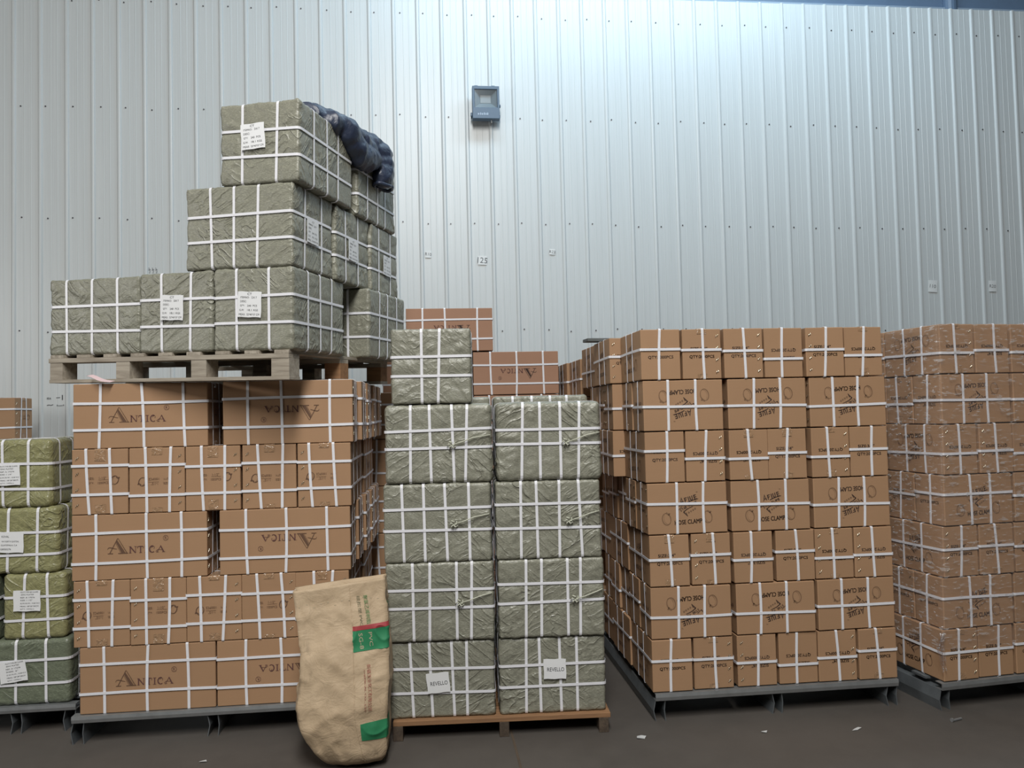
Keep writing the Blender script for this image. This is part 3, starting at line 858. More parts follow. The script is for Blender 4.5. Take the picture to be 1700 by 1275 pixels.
def film_shell():
    """one continuous sheet of film round the front and the left flank, creased sideways"""
    path = []   # (u, v) outline walked from far left flank to the front right
    for v in np.linspace(1.22, .03, 15): path.append((0, v, 'L'))
    for a in np.linspace(0, 90, 5): path.append((0.02 - .02 * math.cos(math.radians(a)), .02 - .02 * math.sin(math.radians(a)), 'C'))
    for u in np.linspace(.05, 1.25, 16): path.append((u, 0, 'F'))
    zs = np.linspace(.28, 1.895, 66)
    V = []
    for z in zs:
        kk = (ZD + 7 * HD - z) / HD; ln = np.interp(kk, [0.5, 1.5, 2.5, 3.5, 4.5, 5.5, 6.5], lean)
        for i, (u, v, s_) in enumerate(path):
            n = vnoise(np.array([[i * .35, z * 22, 3.3]]))[0] * .0035 + vnoise(np.array([[i * .9, z * 7, 9.1]]))[0] * .003
            e = .013 + n
            V.append(tuple(Es.pt(ln + u - (e if s_ != 'F' else 0), v - (e if s_ != 'L' else 0), z)))
    n = len(path)
    # bottom hem: gathered, uneven
    for i in range(n):
        x, y, z = V[i]; V[i] = (x, y, z + .06 * vnoise(np.array([[i * .5, 1.1, 5.5]]))[0] + .02)
    F = [(j * n + i, j * n + i + 1, (j + 1) * n + i + 1, (j + 1) * n + i) for j in range(len(zs) - 1) for i in range(n - 1)]
    o = ob('stretch_film', new_mesh('stretch_film', V, F, 'film', True))
    tag(o, 'clear glossy stretch film wrapped round the carton stack at right edge', 'film')
    # gathered tail of film at the lower left corner
    t = MB(); c = Es.pt(.012, -.03, .34)
    for s_ in range(7):
        a = s_ * .9; p0 = Es.pt(.005 + .012 * math.cos(a), -.018 - .006 * s_ % .02, .38)
        t.tube([p0, Es.pt(-.01 + .02 * math.sin(a * 2), -.022, .31 + .02 * math.cos(a)), Es.pt(.012 + .012 * math.sin(a), -.018, .22 + .03 * math.sin(a * 3))], .004, 5)
    t.build('film_tail', 'film', o, smooth=True)
film_shell()

# ------------------------------------------------------------------ stack A: ornate-logo cartons on steel
A = Stack(-1.693, 3.907, 0.0)
ZA, HA = 0.1345, 0.3102
SA = 'lower left stack'
zA = lambda k: ZA + (4 - k) * HA
U_A = {0: [.008, .697], 1: [.003, .262, .522, .784, 1.046], 2: [.002, .676], 3: [.009, .263, .520, .777, 1.030], 4: [.036, .658]}
FA = {0: [0, 1], 1: [0, 1, 0, 1, 1], 2: [0, 1], 3: [1, 0, 1, 0, 1], 4: [0, 1]}
WORD = {0: 'top row', 1: 'second row down', 2: 'third row down', 3: 'fourth row down', 4: 'bottom row'}
for k in range(5):
    for i, u in enumerate(U_A[k]):
        vcount += 1
        if k % 2 == 0:
            lab = f'long brown carton with {"upright" if i == 0 else "upside-down"} ornate logo, {"left" if i == 0 else "right"} one in {WORD[k]}, {SA}'
            carton(A, 'logo', vcount, u, 0, zA(k), False, bool(FA[k][i]), lab, 'cartons of the lower left stack', jit=.003, wig=.35)
        else:
            lab = f'squarish brown end-on carton, {ORD[i]} from left in {WORD[k]}, {SA}'
            carton(A, 'logo', vcount, u, 0, zA(k), True, bool(FA[k][i]), lab, 'cartons of the lower left stack', jit=.003, turn=bool(i % 2), wig=.35)
    rows = range(1, 5) if k % 2 == 0 else [1]
    for r_ in rows:
        for i, u in enumerate(U_A[k]):
            last = i == len(U_A[k]) - 1
            if not last and not (k == 0 or (k == 2 and r_ == 1)): continue
            end = k % 2 == 1; v = r_ * (.628 if end else .264)
            side = 'right flank' if last else 'inner left column'
            carton(A, 'logo', r_ + i, u + (.012 * r_ if last else 0) + random.uniform(0, .01), v, zA(k), end, False, f'brown carton on {side} of {SA}, {WORD[k]}, {ORD[r_]} from front', 'cartons of the lower left stack', jit=.002, wig=.2)
steel_pallet(A, .004, 1.31, 1.30, 'galvanised steel pallet under the lower left carton stack', legs=[0, .607, 1.25], z_rail=(.102, .1335))

# a further stack of the same cartons behind, in the dark aisle
Ab = Stack(-.872, 5.30, 0.0)
for k in range(5):
    carton(Ab, 'logo', 1 + k, .004 * (k % 2), 0.0, 1.345 - .312 * k, False, bool(k % 2), f'dim brown carton at far end of the dark left aisle, {rowname(k)}', 'dark aisle cartons')
def low_pallet(x0, x1, y0, y1, h, label):
    root = empty('wooden_pallet', (x0, y0, 0)); w_, d_ = x1 - x0, y1 - y0
    for k in range(3): MB().box(0, w_, d_ * k / 3, d_ * k / 3 + d_ * .25, h - .018, h - .001).build('deck_plank', 'wood_dark', root)
    for x in (0, w_ / 2 - .025, w_ - .05): MB().box(x, x + .05, 0, d_, 0, h - .018).build('stringer', 'wood_dark', root)
    tag(root, label, 'pallet')
low_pallet(-.90, -.23, 5.29, 5.57, .095, 'dark low wooden pallet at far end of the dark left aisle')

# ------------------------------------------------------------------ rear cartons against the wall (reddish)
Rr = Stack(0, 5.60, 0.0)
def rear(u, z, lab, flip=True, var=0):
    return carton(Rr, 'rear', var, u, 0, z, False, flip, lab, 'reddish cartons behind the olive bales', jit=.001, wig=.2)
rear(-.160, 1.950, 'reddish carton on top, behind the single olive bale against the wall')
rear(.312, 1.6315, 'reddish carton with upside-down logo, behind right olive bale column', True, 1)
rear(-.330, 1.6315, 'reddish carton hidden low behind the single olive bale')
for k in range(5): 
    for i in range(2):
        rear(-.330 + .642 * i, 1.3185 - .3125 * k, f'reddish carton low behind olive bales, {["left", "right"][i]} column, {ORD[k + 1]} layer down', False, (k + i) % 2)
low_pallet(-.40, .96, 5.58, 5.9, .066, 'dark low wooden pallet under the reddish rear cartons')
# far left rear cartons
Rl = Stack(-3.08, 6.2, 0.0)
for k in range(5):
    z = 1.392 - .3125 * k
    du = [0, .035, .03, .02, .02][k]
    carton(Rl, 'logo', k, -.62 + du, 0, z, False, False, f'dim brown carton at far left edge against the wall, {ORD[k]} from top', 'far left rear cartons', jit=.002, wig=.2)
low_pallet(-3.75, -3.0, 6.18, 6.5, .140, 'dark wooden pallet under the far left rear cartons')

# ------------------------------------------------------------------ wrapped bales
def bale_body(L, W, H, loops, seed, mat, r=.014, amp=.0062, flap=None, n=40, rtop=None):
    V, F = rbox(L, W, H, r, n, 3)
    rs = np.random.RandomState(seed)
    half = np.array([L, W, H]) / 2
    inn = half - r; c = np.clip(V, -inn, inn); N = V - c; N /= np.maximum(np.linalg.norm(N, axis=1, keepdims=True), 1e-9)
    dom = np.abs(N).argmax(1)
    pinch = np.full(len(V), 9.0)
    for ax, c0, c1 in loops:
        oth = (V[:, 0] / half[0] if ax == 2 else V[:, 2] / half[2]) if ax != 1 else V[:, 2] / half[2]
        pos = c0 + (c1 - c0) * (oth + 1) / 2
        d = np.abs(V[:, ax] - pos); d = np.where(dom == ax, 9.0, d); pinch = np.minimum(pinch, d)
    pil = 1 - np.exp(-(pinch / .022) ** 2)
    off = rs.rand(3) * 30
    warp = np.stack([vnoise(V * 5 + off + k * 7.7) for k in range(3)], 1) * .045
    # creases: anisotropic ridges, direction varying from bale to bale
    disp = np.zeros(len(V))
    for k in range(3):
        ax = rs.randn(3); ax /= np.linalg.norm(ax)
        P = V + warp * (1 + .4 * k)
        along = P @ ax
        cross = P - along[:, None] * ax
        q = cross * (26 + 9 * k) + along[:, None] * ax * (6 + 2 * k) + off * (k + 1)
        rg = 1 - np.abs(vnoise(q)); m = np.clip(vnoise(V * 6 + off * 2 + k * 3.1) + .25, 0, 1)
        disp += amp * (.95 - .2 * k) * rg ** 4 * m
    disp += amp * .22 * vnoise(V * 7 + off)
    disp += .0008
    if flap:
        # envelope folds: triangular flaps tucked in from two sides of the named faces
        for (ax, sg) in flap:
            a1 = 0 if ax == 1 else 1
            on = (dom == ax) & (np.sign(N[:, ax]) == sg)
            uu = V[:, a1] / half[a1]; vv = V[:, 2] / half[2]
            t = np.abs(uu) - (.30 + .62 * np.abs(vv)) + .05 * vnoise(V * 14 + off)
            st = np.clip(t / .05, 0, 1) * .55 + np.clip((np.abs(vv) - (.42 + .3 * np.abs(uu)) + .04 * vnoise(V * 11 + off)) / .05, 0, 1) * .45
            disp += np.where(on, st * .0065, 0)
    disp = np.clip(disp, -.005, .0105)
    V = V + N * (disp * pil)[:, None]
    # slump: faces lean and belly slightly so no two bales are the same
    V[:, 2] += H / 2
    me = new_mesh('wrapped_body', V, F, mat, True)
    return me

def bale(matrix, L, W, H, nx, ny, nz, seed, label, group, mat='olive', flap=None, straps_x=None, straps_y=None, straps_z=None, r=.014, n=44):
    rs = random.Random(seed); j = lambda a: rs.uniform(-a, a)
    root = empty('wrapped_bale'); root.matrix_world = matrix
    loops = []
    xs = straps_x or {2: [.30, .71], 3: [.24, .45, .69], 4: [.22, .40, .62, .79], 1: [.5]}[nx]
    ys = straps_y or {2: [.29, .70], 3: [.25, .5, .72], 1: [.5], 0: []}[ny]
    zs = straps_z or {2: [.32, .66], 1: [.5]}[nz]
    for q in xs: a = L * (q - .5 + j(.018)); loops.append((0, a + j(.008), a + j(.008)))
    for q in ys: a = W * (q - .5 + j(.02)); loops.append((1, a + j(.008), a + j(.008)))
    for q in zs: a = H * (q - .5 + j(.02)); loops.append((2, a + j(.006), a + j(.006)))
    ob('wrapped_body', bale_body(L, W, H, loops, seed, mat, r, flap=flap, n=n), root)
    for ax, c0, c1 in loops:
        ob('strap', strap_mesh(L, W, H, r, ax, c0, c1, .0022 + .0012 * ax), root)
    tag(root, label, 'bale', group); root_dims[root.name] = (L, W, H)
    return root
root_dims = {}

def paper_label(root, face, x, y, w_, h_, lines, tilt=0.0, e=.0125, ink='black'):
    """lines: (text, x of left edge, y, height, width)"""
    L, W, H = root_dims[root.name]; fn = FACES[face](L, W, H, e); a = math.radians(tilt)
    def rot(u, v): return (x + u * math.cos(a) - v * math.sin(a), y + u * math.sin(a) + v * math.cos(a))
    n = 7; V = []
    for lift in (0, .0008):
        f2 = FACES[face](L, W, H, e + lift)
        for jj in range(n):
            for ii in range(n):
                u, v = (ii / (n - 1) - .5) * w_, (jj / (n - 1) - .5) * h_
                V.append(f2(*rot(u + .0015 * math.sin(jj), v + .0012 * math.sin(ii * 1.7))))
    F = [(jj * n + ii, jj * n + ii + 1, (jj + 1) * n + ii + 1, (jj + 1) * n + ii) for jj in range(n - 1) for ii in range(n - 1)]
    F = [tuple(q + n * n for q in f) for f in F] + [f[::-1] for f in F]
    per = [i for i in range(n)] + [k * n + n - 1 for k in range(1, n)] + [n * n - 1 - i for i in range(1, n)] + [k * n for k in range(n - 2, 0, -1)]
    F += [(per[i], per[(i + 1) % len(per)], per[(i + 1) % len(per)] + n * n, per[i] + n * n) for i in range(len(per))]
    lo = ob('paper_label', new_mesh('paper_label', V, F, 'paper', False), root)
    p = Print()
    for t, lx, ly, lh, lw in lines: p.text(t, lx + lw / 2, ly, h=lh, w=lw)
    f3 = FACES[face](L, W, H, e + .0014)
    ob('printed_text', p.map(lambda u, v: f3(*rot(u, v)), 'printed_text', ink), lo)
    return lo
def ct_label(root, face, x, y, tilt=0, s=1.0):
    L_ = [('CT', -.012, .048, .010, .022), ('ITEMNO:', -.047, .032, .009, .045), ('DX 7', .010, .032, .009, .026), ('DESC:', -.047, .014, .009, .032),
          ('QTY:', -.047, -.006, .009, .022), ('240', -.010, -.006, .009, .019), ('PCS', .018, -.006, .009, .021), ('G.W:', -.050, -.026, .009, .024), ('18.1', -.009, -.026, .009, .022), ('KGS', .022, -.026, .009, .023),
          ('MEAS:', -.052, -.046, .009, .032), ('52*40*37', -.012, -.046, .009, .044), ('CM', .036, -.046, .009, .016)]
    return paper_label(root, face, x, y, .120 * s, .118 * s, [(t, a * s, b * s, c * s, d * s) for t, a, b, c, d in L_], tilt)
def part_label(root, face, x, y, ref, size, tilt=0):
    L_ = [('MULTI TYPE SEE CLAMPS', -.030, .042, .006, .082), ('ZINC PLATED', -.028, .030, .006, .060), ('REF: A ' + ref, -.030, .016, .0062, .066), ('SIZE: ' + size, -.030, .003, .0062, .055),
          ('G.W./N.W.: 10.8/10.3', -.030, -.012, .0062, .088), ('MEAS.: 28*28*28CM', -.030, -.026, .0062, .084), ('QTY: 1000pcs', -.030, -.040, .0062, .064)]
    return paper_label(root, face, x, y, .125, .100, L_, tilt)

def TR(x, y, z, rz=0.0, ry=0.0, rx=0.0):
    return Matrix.Translation((x, y, z)) @ Matrix.Rotation(rz, 4, 'Z') @ Matrix.Rotation(ry, 4, 'Y') @ Matrix.Rotation(rx, 4, 'X')

# ---- stack C: plain olive bales on a wooden pallet
Cs = Stack(0.306, 3.684, -3.0)
CU = [(-.528, .500), (-.004, .496)]
CZ = [(1.178, .372), (.812, .366), (.446, .366), (.092, .354)]
WC = ['top', 'second', 'third', 'bottom']
vx_r = [[.23, .40, .62, .78], [.21, .38, .60, .80], [.225, .40, .655, .79], [.235, .385, .585, .72]]
hz_r = [[.46, .655], [.40, .69], [.42, .66], [.345, .65]]
def twine(root, pts, knot):
    L, W, H = root_dims[root.name]
    b = MB(); b.tube([(x * L, -W / 2 - e, H / 2 + z * H) for x, z, e in pts], .0028, 6)
    kx, kz = knot
    for a in range(5):
        t = a * 1.3
        b.tube([(kx * L, -W / 2 - .012, H / 2 + kz * H), (kx * L + .014 * math.cos(t), -W / 2 - .020, H / 2 + kz * H + .014 * math.sin(t)), (kx * L + .02 * math.cos(t + .8), -W / 2 - .012, H / 2 + kz * H + .02 * math.sin(t + .8))], .0032, 5)
    b.build('twine', 'twine', root, smooth=True)
for k in range(4):
    for i in range(2):
        u, wd = CU[i]; z, h = CZ[k]; sd = 100 + k * 2 + i
        u += [0.006, -.006, .0, -.004][k]
        p = Cs.pt(u + wd / 2, .205 + (.012 if k == 3 else 0), z)
        lab = f'olive wrapped bale, {"left" if i == 0 else "right"} column, {WC[k]} of four layers beside the paper sack'
        if k == 0: lab = f'olive wrapped bale at top of {"left column, under the single bale" if i == 0 else "right column, open on top"}'
        if k == 3: lab = f'olive bale with a one-word paper label, {"left" if i == 0 else "right"} column, bottom layer on wooden pallet'
        xs = [q + random.uniform(-.02, .02) for q in vx_r[k]]
        zs = [q + (.0 if i == 0 else .015) for q in hz_r[k]]
        b_ = bale(TR(p.x, p.y, p.z, Cs.a + math.radians(random.uniform(-.6, .6))), wd, .40, h - .004, 4, 2, 2, sd, lab, 'plain olive bales on the middle pallet', straps_x=xs, straps_z=zs, flap=[(1, -1)] if k in (0, 1, 2) else None, r=.024 if k == 0 else .014)
        if k == 3:
            paper_label(b_, 'front', -.012 if i == 0 else .010, -.012 if i == 0 else .030, .105, .092, [('REVELLO', -.036, -.002, .018, .080)], 4 if i == 0 else -1)
        if k in (0, 1, 2):
            kx = [.12, .15, .18][k] + (.04 if i else 0)
            twine(b_, [(kx, -.02, .013), (kx + .10, .02, .018), (kx + .20, .07, .017), (.485, .10, .012)], (kx, -.02))
    # second rank, slightly taller
for i in range(2):
    u, wd = CU[i]
    for k in range(2):
        p = Cs.pt(u + wd / 2 + .01, .655, 1.20 - .38 * k)
        bale(TR(p.x, p.y, p.z, Cs.a), wd, .40, .385 if k == 0 else .374, 4, 2, 2, 130 + i + 2 * k, f'olive bale of the rear rank, {"left" if i == 0 else "right"}, {["upper", "lower"][k]} one behind middle pallet front', 'plain olive bales on the middle pallet', n=24)
    for k in range(2):
        p = Cs.pt(u + wd / 2 + .01, .655, .092 + .362 * k)
        bale(TR(p.x, p.y, p.z, Cs.a), wd, .40, .358, 4, 2, 2, 140 + i + 2 * k, f'olive bale low in the rear rank, {"left" if i == 0 else "right"} one, {["bottom", "third"][k]} layer', 'plain olive bales on the middle pallet', n=16)
p = Cs.pt(-.298, .215, 1.553)
sb_ = bale(TR(p.x, p.y, p.z, Cs.a), .376, .41, .352, 2, 2, 2, 151, 'single olive bale standing alone on top of the middle stack', 'plain olive bales on the middle pallet', straps_x=[.355, .585], straps_z=[.355, .635], flap=[(1, -1)])

def wood_pallet_c():
    root = empty('wooden_pallet', Cs.pt(-.505, -.01, 0), (0, 0, Cs.a))
    for k in range(6):
        MB().box(0, 1.01, .19 * k, .19 * k + .14, .068, .090, .002).build('deck_plank', 'wood_orange', root)
    for x in (.0, .49, .955):
        MB().box(x, x + .045, .0, 1.08, .0, .068, .002).build('stringer', 'wood_dark', root)
    tag(root, 'low wooden pallet with orange front plank under the olive bales', 'pallet')
wood_pallet_c()

# ---- stack B: yellow-green bales at the left edge
Bs = Stack(-1.753, 4.085, 0.0)
B_ = [(-.424, 1.093, .330, 'lime', .315, 'topmost yellow-green bale at left edge with a printed paper label'),
      (-.400, .772, .318, 'lime', .318, 'yellow-green bale with address label, second from top at left edge'),
      (-.334, .452, .316, 'lime', .288, 'yellow-green bale with tilted label, third from top at left edge'),
      (-.400, .136, .312, 'olive_dark', .372, 'dull green-grey bale with tilted label, bottom of left edge stack')]
bx = []
for k, (u, z, h, m_, wd, lab) in enumerate(B_):
    p = Bs.pt(u + wd / 2, .16, z)
    b_ = bale(TR(p.x, p.y, p.z, math.radians([-.5, .6, -.4, .3][k])), wd, .31, h, 2, 2, 2, 170 + k, lab, 'bales at the left edge', mat=m_, straps_x=[[.26, .68], [.25, .70], [.34, .70], [.33, .70]][k], straps_z=[[.28, .64], [.25, .60], [.30, .64], [.30, .70]][k], flap=[(1, -1)] if k == 0 else None, r=.022)
    bx.append(b_)
    for rr in range(1, 3):
        p = Bs.pt(u + wd / 2 + .008, .16 + .325 * rr, z)
        bale(TR(p.x, p.y, p.z, 0), wd, .31, h - .004, 2, 2, 2, 180 + k * 3 + rr, f'{"green-grey" if k == 3 else "yellow-green"} bale behind the left edge stack, {WC[k]} layer, {ORD[rr]} rank', 'bales at the left edge', mat=m_, n=20)
part_label(bx[0], 'front', -.045, -.005, '17274', '1 1/4"', 1)
paper_label(bx[1], 'front', -.060, -.005, .130, .100, [('KOVAL', -.036, .028, .0095, .034), ('VIA PUERTO QUETZAL', -.036, .004, .0085, .080), ('GUATEMALA, C.A', -.038, -.014, .0085, .074), ('G8000276', -.040, -.033, .0085, .048)], -2)
part_label(bx[2], 'front', -.028, .030, '17276', '1 1/2"', -1)
part_label(bx[3], 'front', -.070, .010, '17278', '2"', 7)
p = Bs.pt(-.505, .16, .452)
bale(TR(p.x, p.y, p.z, 0), .29, .31, .314, 2, 2, 2, 199, 'dark bale sliver at the extreme left edge, beside third layer', 'bales at the left edge', mat='olive_dark', n=20)
steel_pallet(Bs, -.60, .008, 1.0, 'galvanised steel pallet at left edge under the yellow-green bales', legs=[.02, .30, .552], z_rail=(.105, .1345))

# ------------------------------------------------------------------ upper wooden pallet with labelled bales
KS = 0.96
UP = (-.65852 * KS, 3.78225 * KS)
YAW = math.radians(-19.0); TILT = math.radians(1.05)
Zc = 1.674            # underside of the pallet at its right front corner
UPM = TR(UP[0], UP[1], Zc, YAW, TILT, math.radians(0.7))
def UM(u, v, z, rz=0.0): return UPM @ TR(u, v, z, rz)
pr = empty('wooden_pallet'); pr.matrix_world = UPM
PL, PD = 1.295, 1.17
bmk = lambda x0, x1, y0, y1, z0, z1: MB().box(x0, x1, y0, y1, z0, z1, .0015)
for v in (0.0, .53, 1.07):
    bmk(-PL, .0, v, v + .10, 0, .0165).build('bottom_board', 'wood_x', pr)
    bmk(-PL - .004, -.003, v, v + .10, .0985, .1205).build('cross_board', 'wood_x', pr)
    for k, x in enumerate((-1.292, -.915, -.507, -.092)):
        b = bmk(x, x + [.072, .075, .080, .090][k], v + .002, v + .098, .0165, .0985).build('block', 'wood_orange' if (k + int(v * 10)) % 5 == 3 and v > .1 else 'wood_x', pr)
for k in range(9):
    x = -1.288 + k * .1515
    bmk(x, x + .074, .0, PD, .1205, .1365).build('deck_plank', 'wood_y', pr)
tag(pr, 'weathered grey wooden pallet lying askew on the brown cartons', 'pallet')
ZU = .1375
BL, BW, BH = .530, .408, .400
gU = 'labelled olive bales on the upper pallet'
# level 1
b1 = bale(UM(-1.045, .215, ZU), .508, .40, .368, 3, 2, 2, 201, 'olive bale with no label, leftmost on the upper pallet', gU, flap=[(0, -1), (1, -1)], straps_x=[.21, .47, .75])
b2 = bale(UM(-.592, .27, ZU), .388, .53, .375, 2, 3, 2, 202, 'labelled olive bale in the middle of the upper pallet bottom row', gU)
b3 = bale(UM(-.186, .27, ZU), .400, .53, .380, 2, 3, 2, 203, 'labelled olive bale at front right corner of the upper pallet', gU)
b4 = bale(UM(-.125, .99, ZU), .400, .53, .374, 2, 3, 2, 204, 'unlabelled olive bale at rear of the upper pallet bottom row, in shade', gU)
b4b = bale(UM(-.60, .92, ZU), .50, .40, .380, 3, 2, 2, 205, 'olive bale at inner rear of the upper pallet, mostly hidden', gU, n=20)
# level 2
c1 = bale(UM(-.258, .203, ZU + .382), .540, .400, .384, 3, 2, 2, 211, 'broad olive bale in second row up, side label on right end', gU, flap=[(0, -1), (0, 1)], straps_x=[.24, .44, .67])
c2 = bale(UM(-.245, .620, ZU + .380), .540, .400, .378, 3, 2, 2, 212, 'middle olive bale of second row flank, label on its end', gU, flap=[(0, 1)])
c3 = bale(UM(-.232, 1.030, ZU + .380), .540, .390, .374, 3, 2, 2, 213, 'rearmost olive bale of second row flank, label on its end', gU, flap=[(0, 1)])
# level 3
d1 = bale(UM(-.148, .283, ZU + .768), .396, .56, .374, 2, 3, 2, 221, 'topmost labelled olive bale at front of the upper pallet', gU, flap=[(1, -1)])
d2 = bale(UM(-.150, .900, ZU + .758), .400, .52, .368, 2, 3, 2, 222, 'top rear olive bale with the navy jacket draped over it', gU)
ct_label(b2, 'front', -.010, .022, -2)
ct_label(b3, 'front', -.010, .020, -3)
ct_label(d1, 'front', -.028, .030, 3)
ct_label(c1, 'right', -.02, -.005, -2, .95)
ct_label(c2, 'right', -.01, -.01, -2, .95)
ct_label(c3, 'right', .02, -.02, -2, .95)

# pink slip caught under the pallet
V = []
for jj in range(4):
    for ii in range(8):
        V.append((ii * .018, -.02 - .012 * math.sin(ii * .5) - jj * .012, .034 - .0048 * ii + .008 * (1 - jj / 3) + .003 * math.sin(ii)))
V += [(a, b_ + .0005, c - .0006) for a, b_, c in V]
F = [(jj * 8 + ii, jj * 8 + ii + 1, (jj + 1) * 8 + ii + 1, (jj + 1) * 8 + ii) for jj in range(3) for ii in range(7)]
F += [tuple(q + 32 for q in f[::-1]) for f in F]
ps = ob('paper_slip', new_mesh('paper_slip', V, F, 'pink', True)); ps.matrix_world = UM(-1.03, -.002, -.004)
tag(ps, 'pale pink paper slip poking out under the upper wooden pallet', 'paper')

# ------------------------------------------------------------------ jacket on the upper stack
def jacket():
    """quilted puffer jacket: rows of padded puffs run over the bale top and down its flank"""
    Mx = UPM; blobs = []
    zt = ZU + .758 + .368
    def puff(u, v, z, ru, rv, rz): blobs.append((u, v, z, ru, rv, rz))
    # back panel heaped along the top edge: baffles lie across it, thicker towards the rear bale
    for k in range(1, 8):
        f = k / 7; v = .20 + .095 * k
        puff(-.05 - .07 * min(1, k / 3) + .03 * f, v + .02 * math.sin(k * 2.1), zt + .025 + .066 * math.sin(.15 + f * 2.2), .07 + .08 * min(1, k / 3), .080, .055 + .030 * f)
    # second layer folded on top of it
    for k in range(5):
        puff(-.10 + .02 * k, .46 + .10 * k, zt + .090 + .012 * math.sin(k * 1.9), .10, .085, .055)
    # lower rank of baffles that rolls over the edge
    for k in range(6):
        f = k / 5; puff(.010 + .030 * f, .38 + .075 * k, zt + .035 - .018 * f + .025 * math.sin(f * 3), .080, .075, .062)
    # folded body hanging on the flank: two fat loops
    for k in range(6):
        a = k / 5; puff(.070, .50 + .052 * k, zt + .020 - .075 * math.sin(a * 2.6), .052, .080, .075)
    for k in range(3):
        puff(.078, .57 + .060 * k, zt - .040 - .02 * (k % 2), .050, .070, .055)
    # sleeve dropping off the rear corner
    for k, (u, v, z) in enumerate([(.00, .80, zt + .085), (.040, .86, zt + .070), (.075, .905, zt + .030), (.088, .915, zt - .020), (.090, .905, zt - .070), (.090, .895, zt - .110)]):
        puff(u, v, z, .055, .098 - .003 * k, .058)
    bm_V = []; bm_F = []
    for (u, v, z, ru, rv, rz_) in blobs:
        b0 = len(bm_V); nu, nv = 14, 9
        for jj in range(nv):
            ph = math.pi * (jj + .5) / nv
            for ii in range(nu):
                th = 2 * math.pi * ii / nu
                bm_V.append((u + ru * math.sin(ph) * math.cos(th), v + rv * math.sin(ph) * math.sin(th), z + rz_ * math.cos(ph)))
        for jj in range(nv - 1):
            for ii in range(nu): bm_F.append((b0 + jj * nu + ii, b0 + (jj + 1) * nu + ii, b0 + (jj + 1) * nu + (ii + 1) % nu, b0 + jj * nu + (ii + 1) % nu))
        bm_F.append(tuple(b0 + i for i in range(nu))); bm_F.append(tuple(b0 + (nv - 1) * nu + i for i in range(nu))[::-1])
    tmp = ob('tmp_jacket', new_mesh('tmp_jacket', bm_V, bm_F, 'jacket'))
    md = tmp.modifiers.new('r', 'REMESH'); md.mode = 'VOXEL'; md.voxel_size = .0075
    sm = tmp.modifiers.new('s', 'SMOOTH'); sm.factor = .5; sm.iterations = 5
    dg = bpy.context.evaluated_depsgraph_get()
    me = bpy.data.meshes.new_from_object(tmp.evaluated_get(dg)); bpy.data.objects.remove(tmp)
    me.name = 'quilted_shell'
    co = np.array([v.co[:] for v in me.vertices]); no = np.array([v.normal[:] for v in me.vertices])
    d = .012 * (1 - np.abs(vnoise(co * np.array([9, 13, 9]) + 4))) ** 3 + .006 * vnoise(co * np.array([18, 10, 22])) + .002 * vnoise(co * 45) - .004
    co = co + no * d[:, None]
    # keep it resting on the bale instead of inside it
    top = (co[:, 0] < .105) & (co[:, 1] > .72)
    me.vertices.foreach_set('co', co.reshape(-1)); me.update()
    if not me.materials: me.materials.append(M['jacket'])
    me.polygons.foreach_set('use_smooth', [True] * len(me.polygons))
    root = empty('puffer_jacket'); root.matrix_world = UPM
    ob('quilted_shell', me, root)
    MB().box(.124, .128, .655, .664, zt - .062, zt - .030).build('zip_pull', 'staple', root)
    b = MB(); cz = zt - .155
    b.tube([(.090 + .046 * math.cos(a), .895 + .076 * math.sin(a), cz + .004 * math.sin(3 * a)) for a in [k * math.pi / 8 for k in range(17)]], .011, 8)
    b.build('cuff', 'jacket', root, smooth=True)
    tag(root, 'dark navy puffer jacket thrown over the top rear olive bale', 'jacket')
jacket()

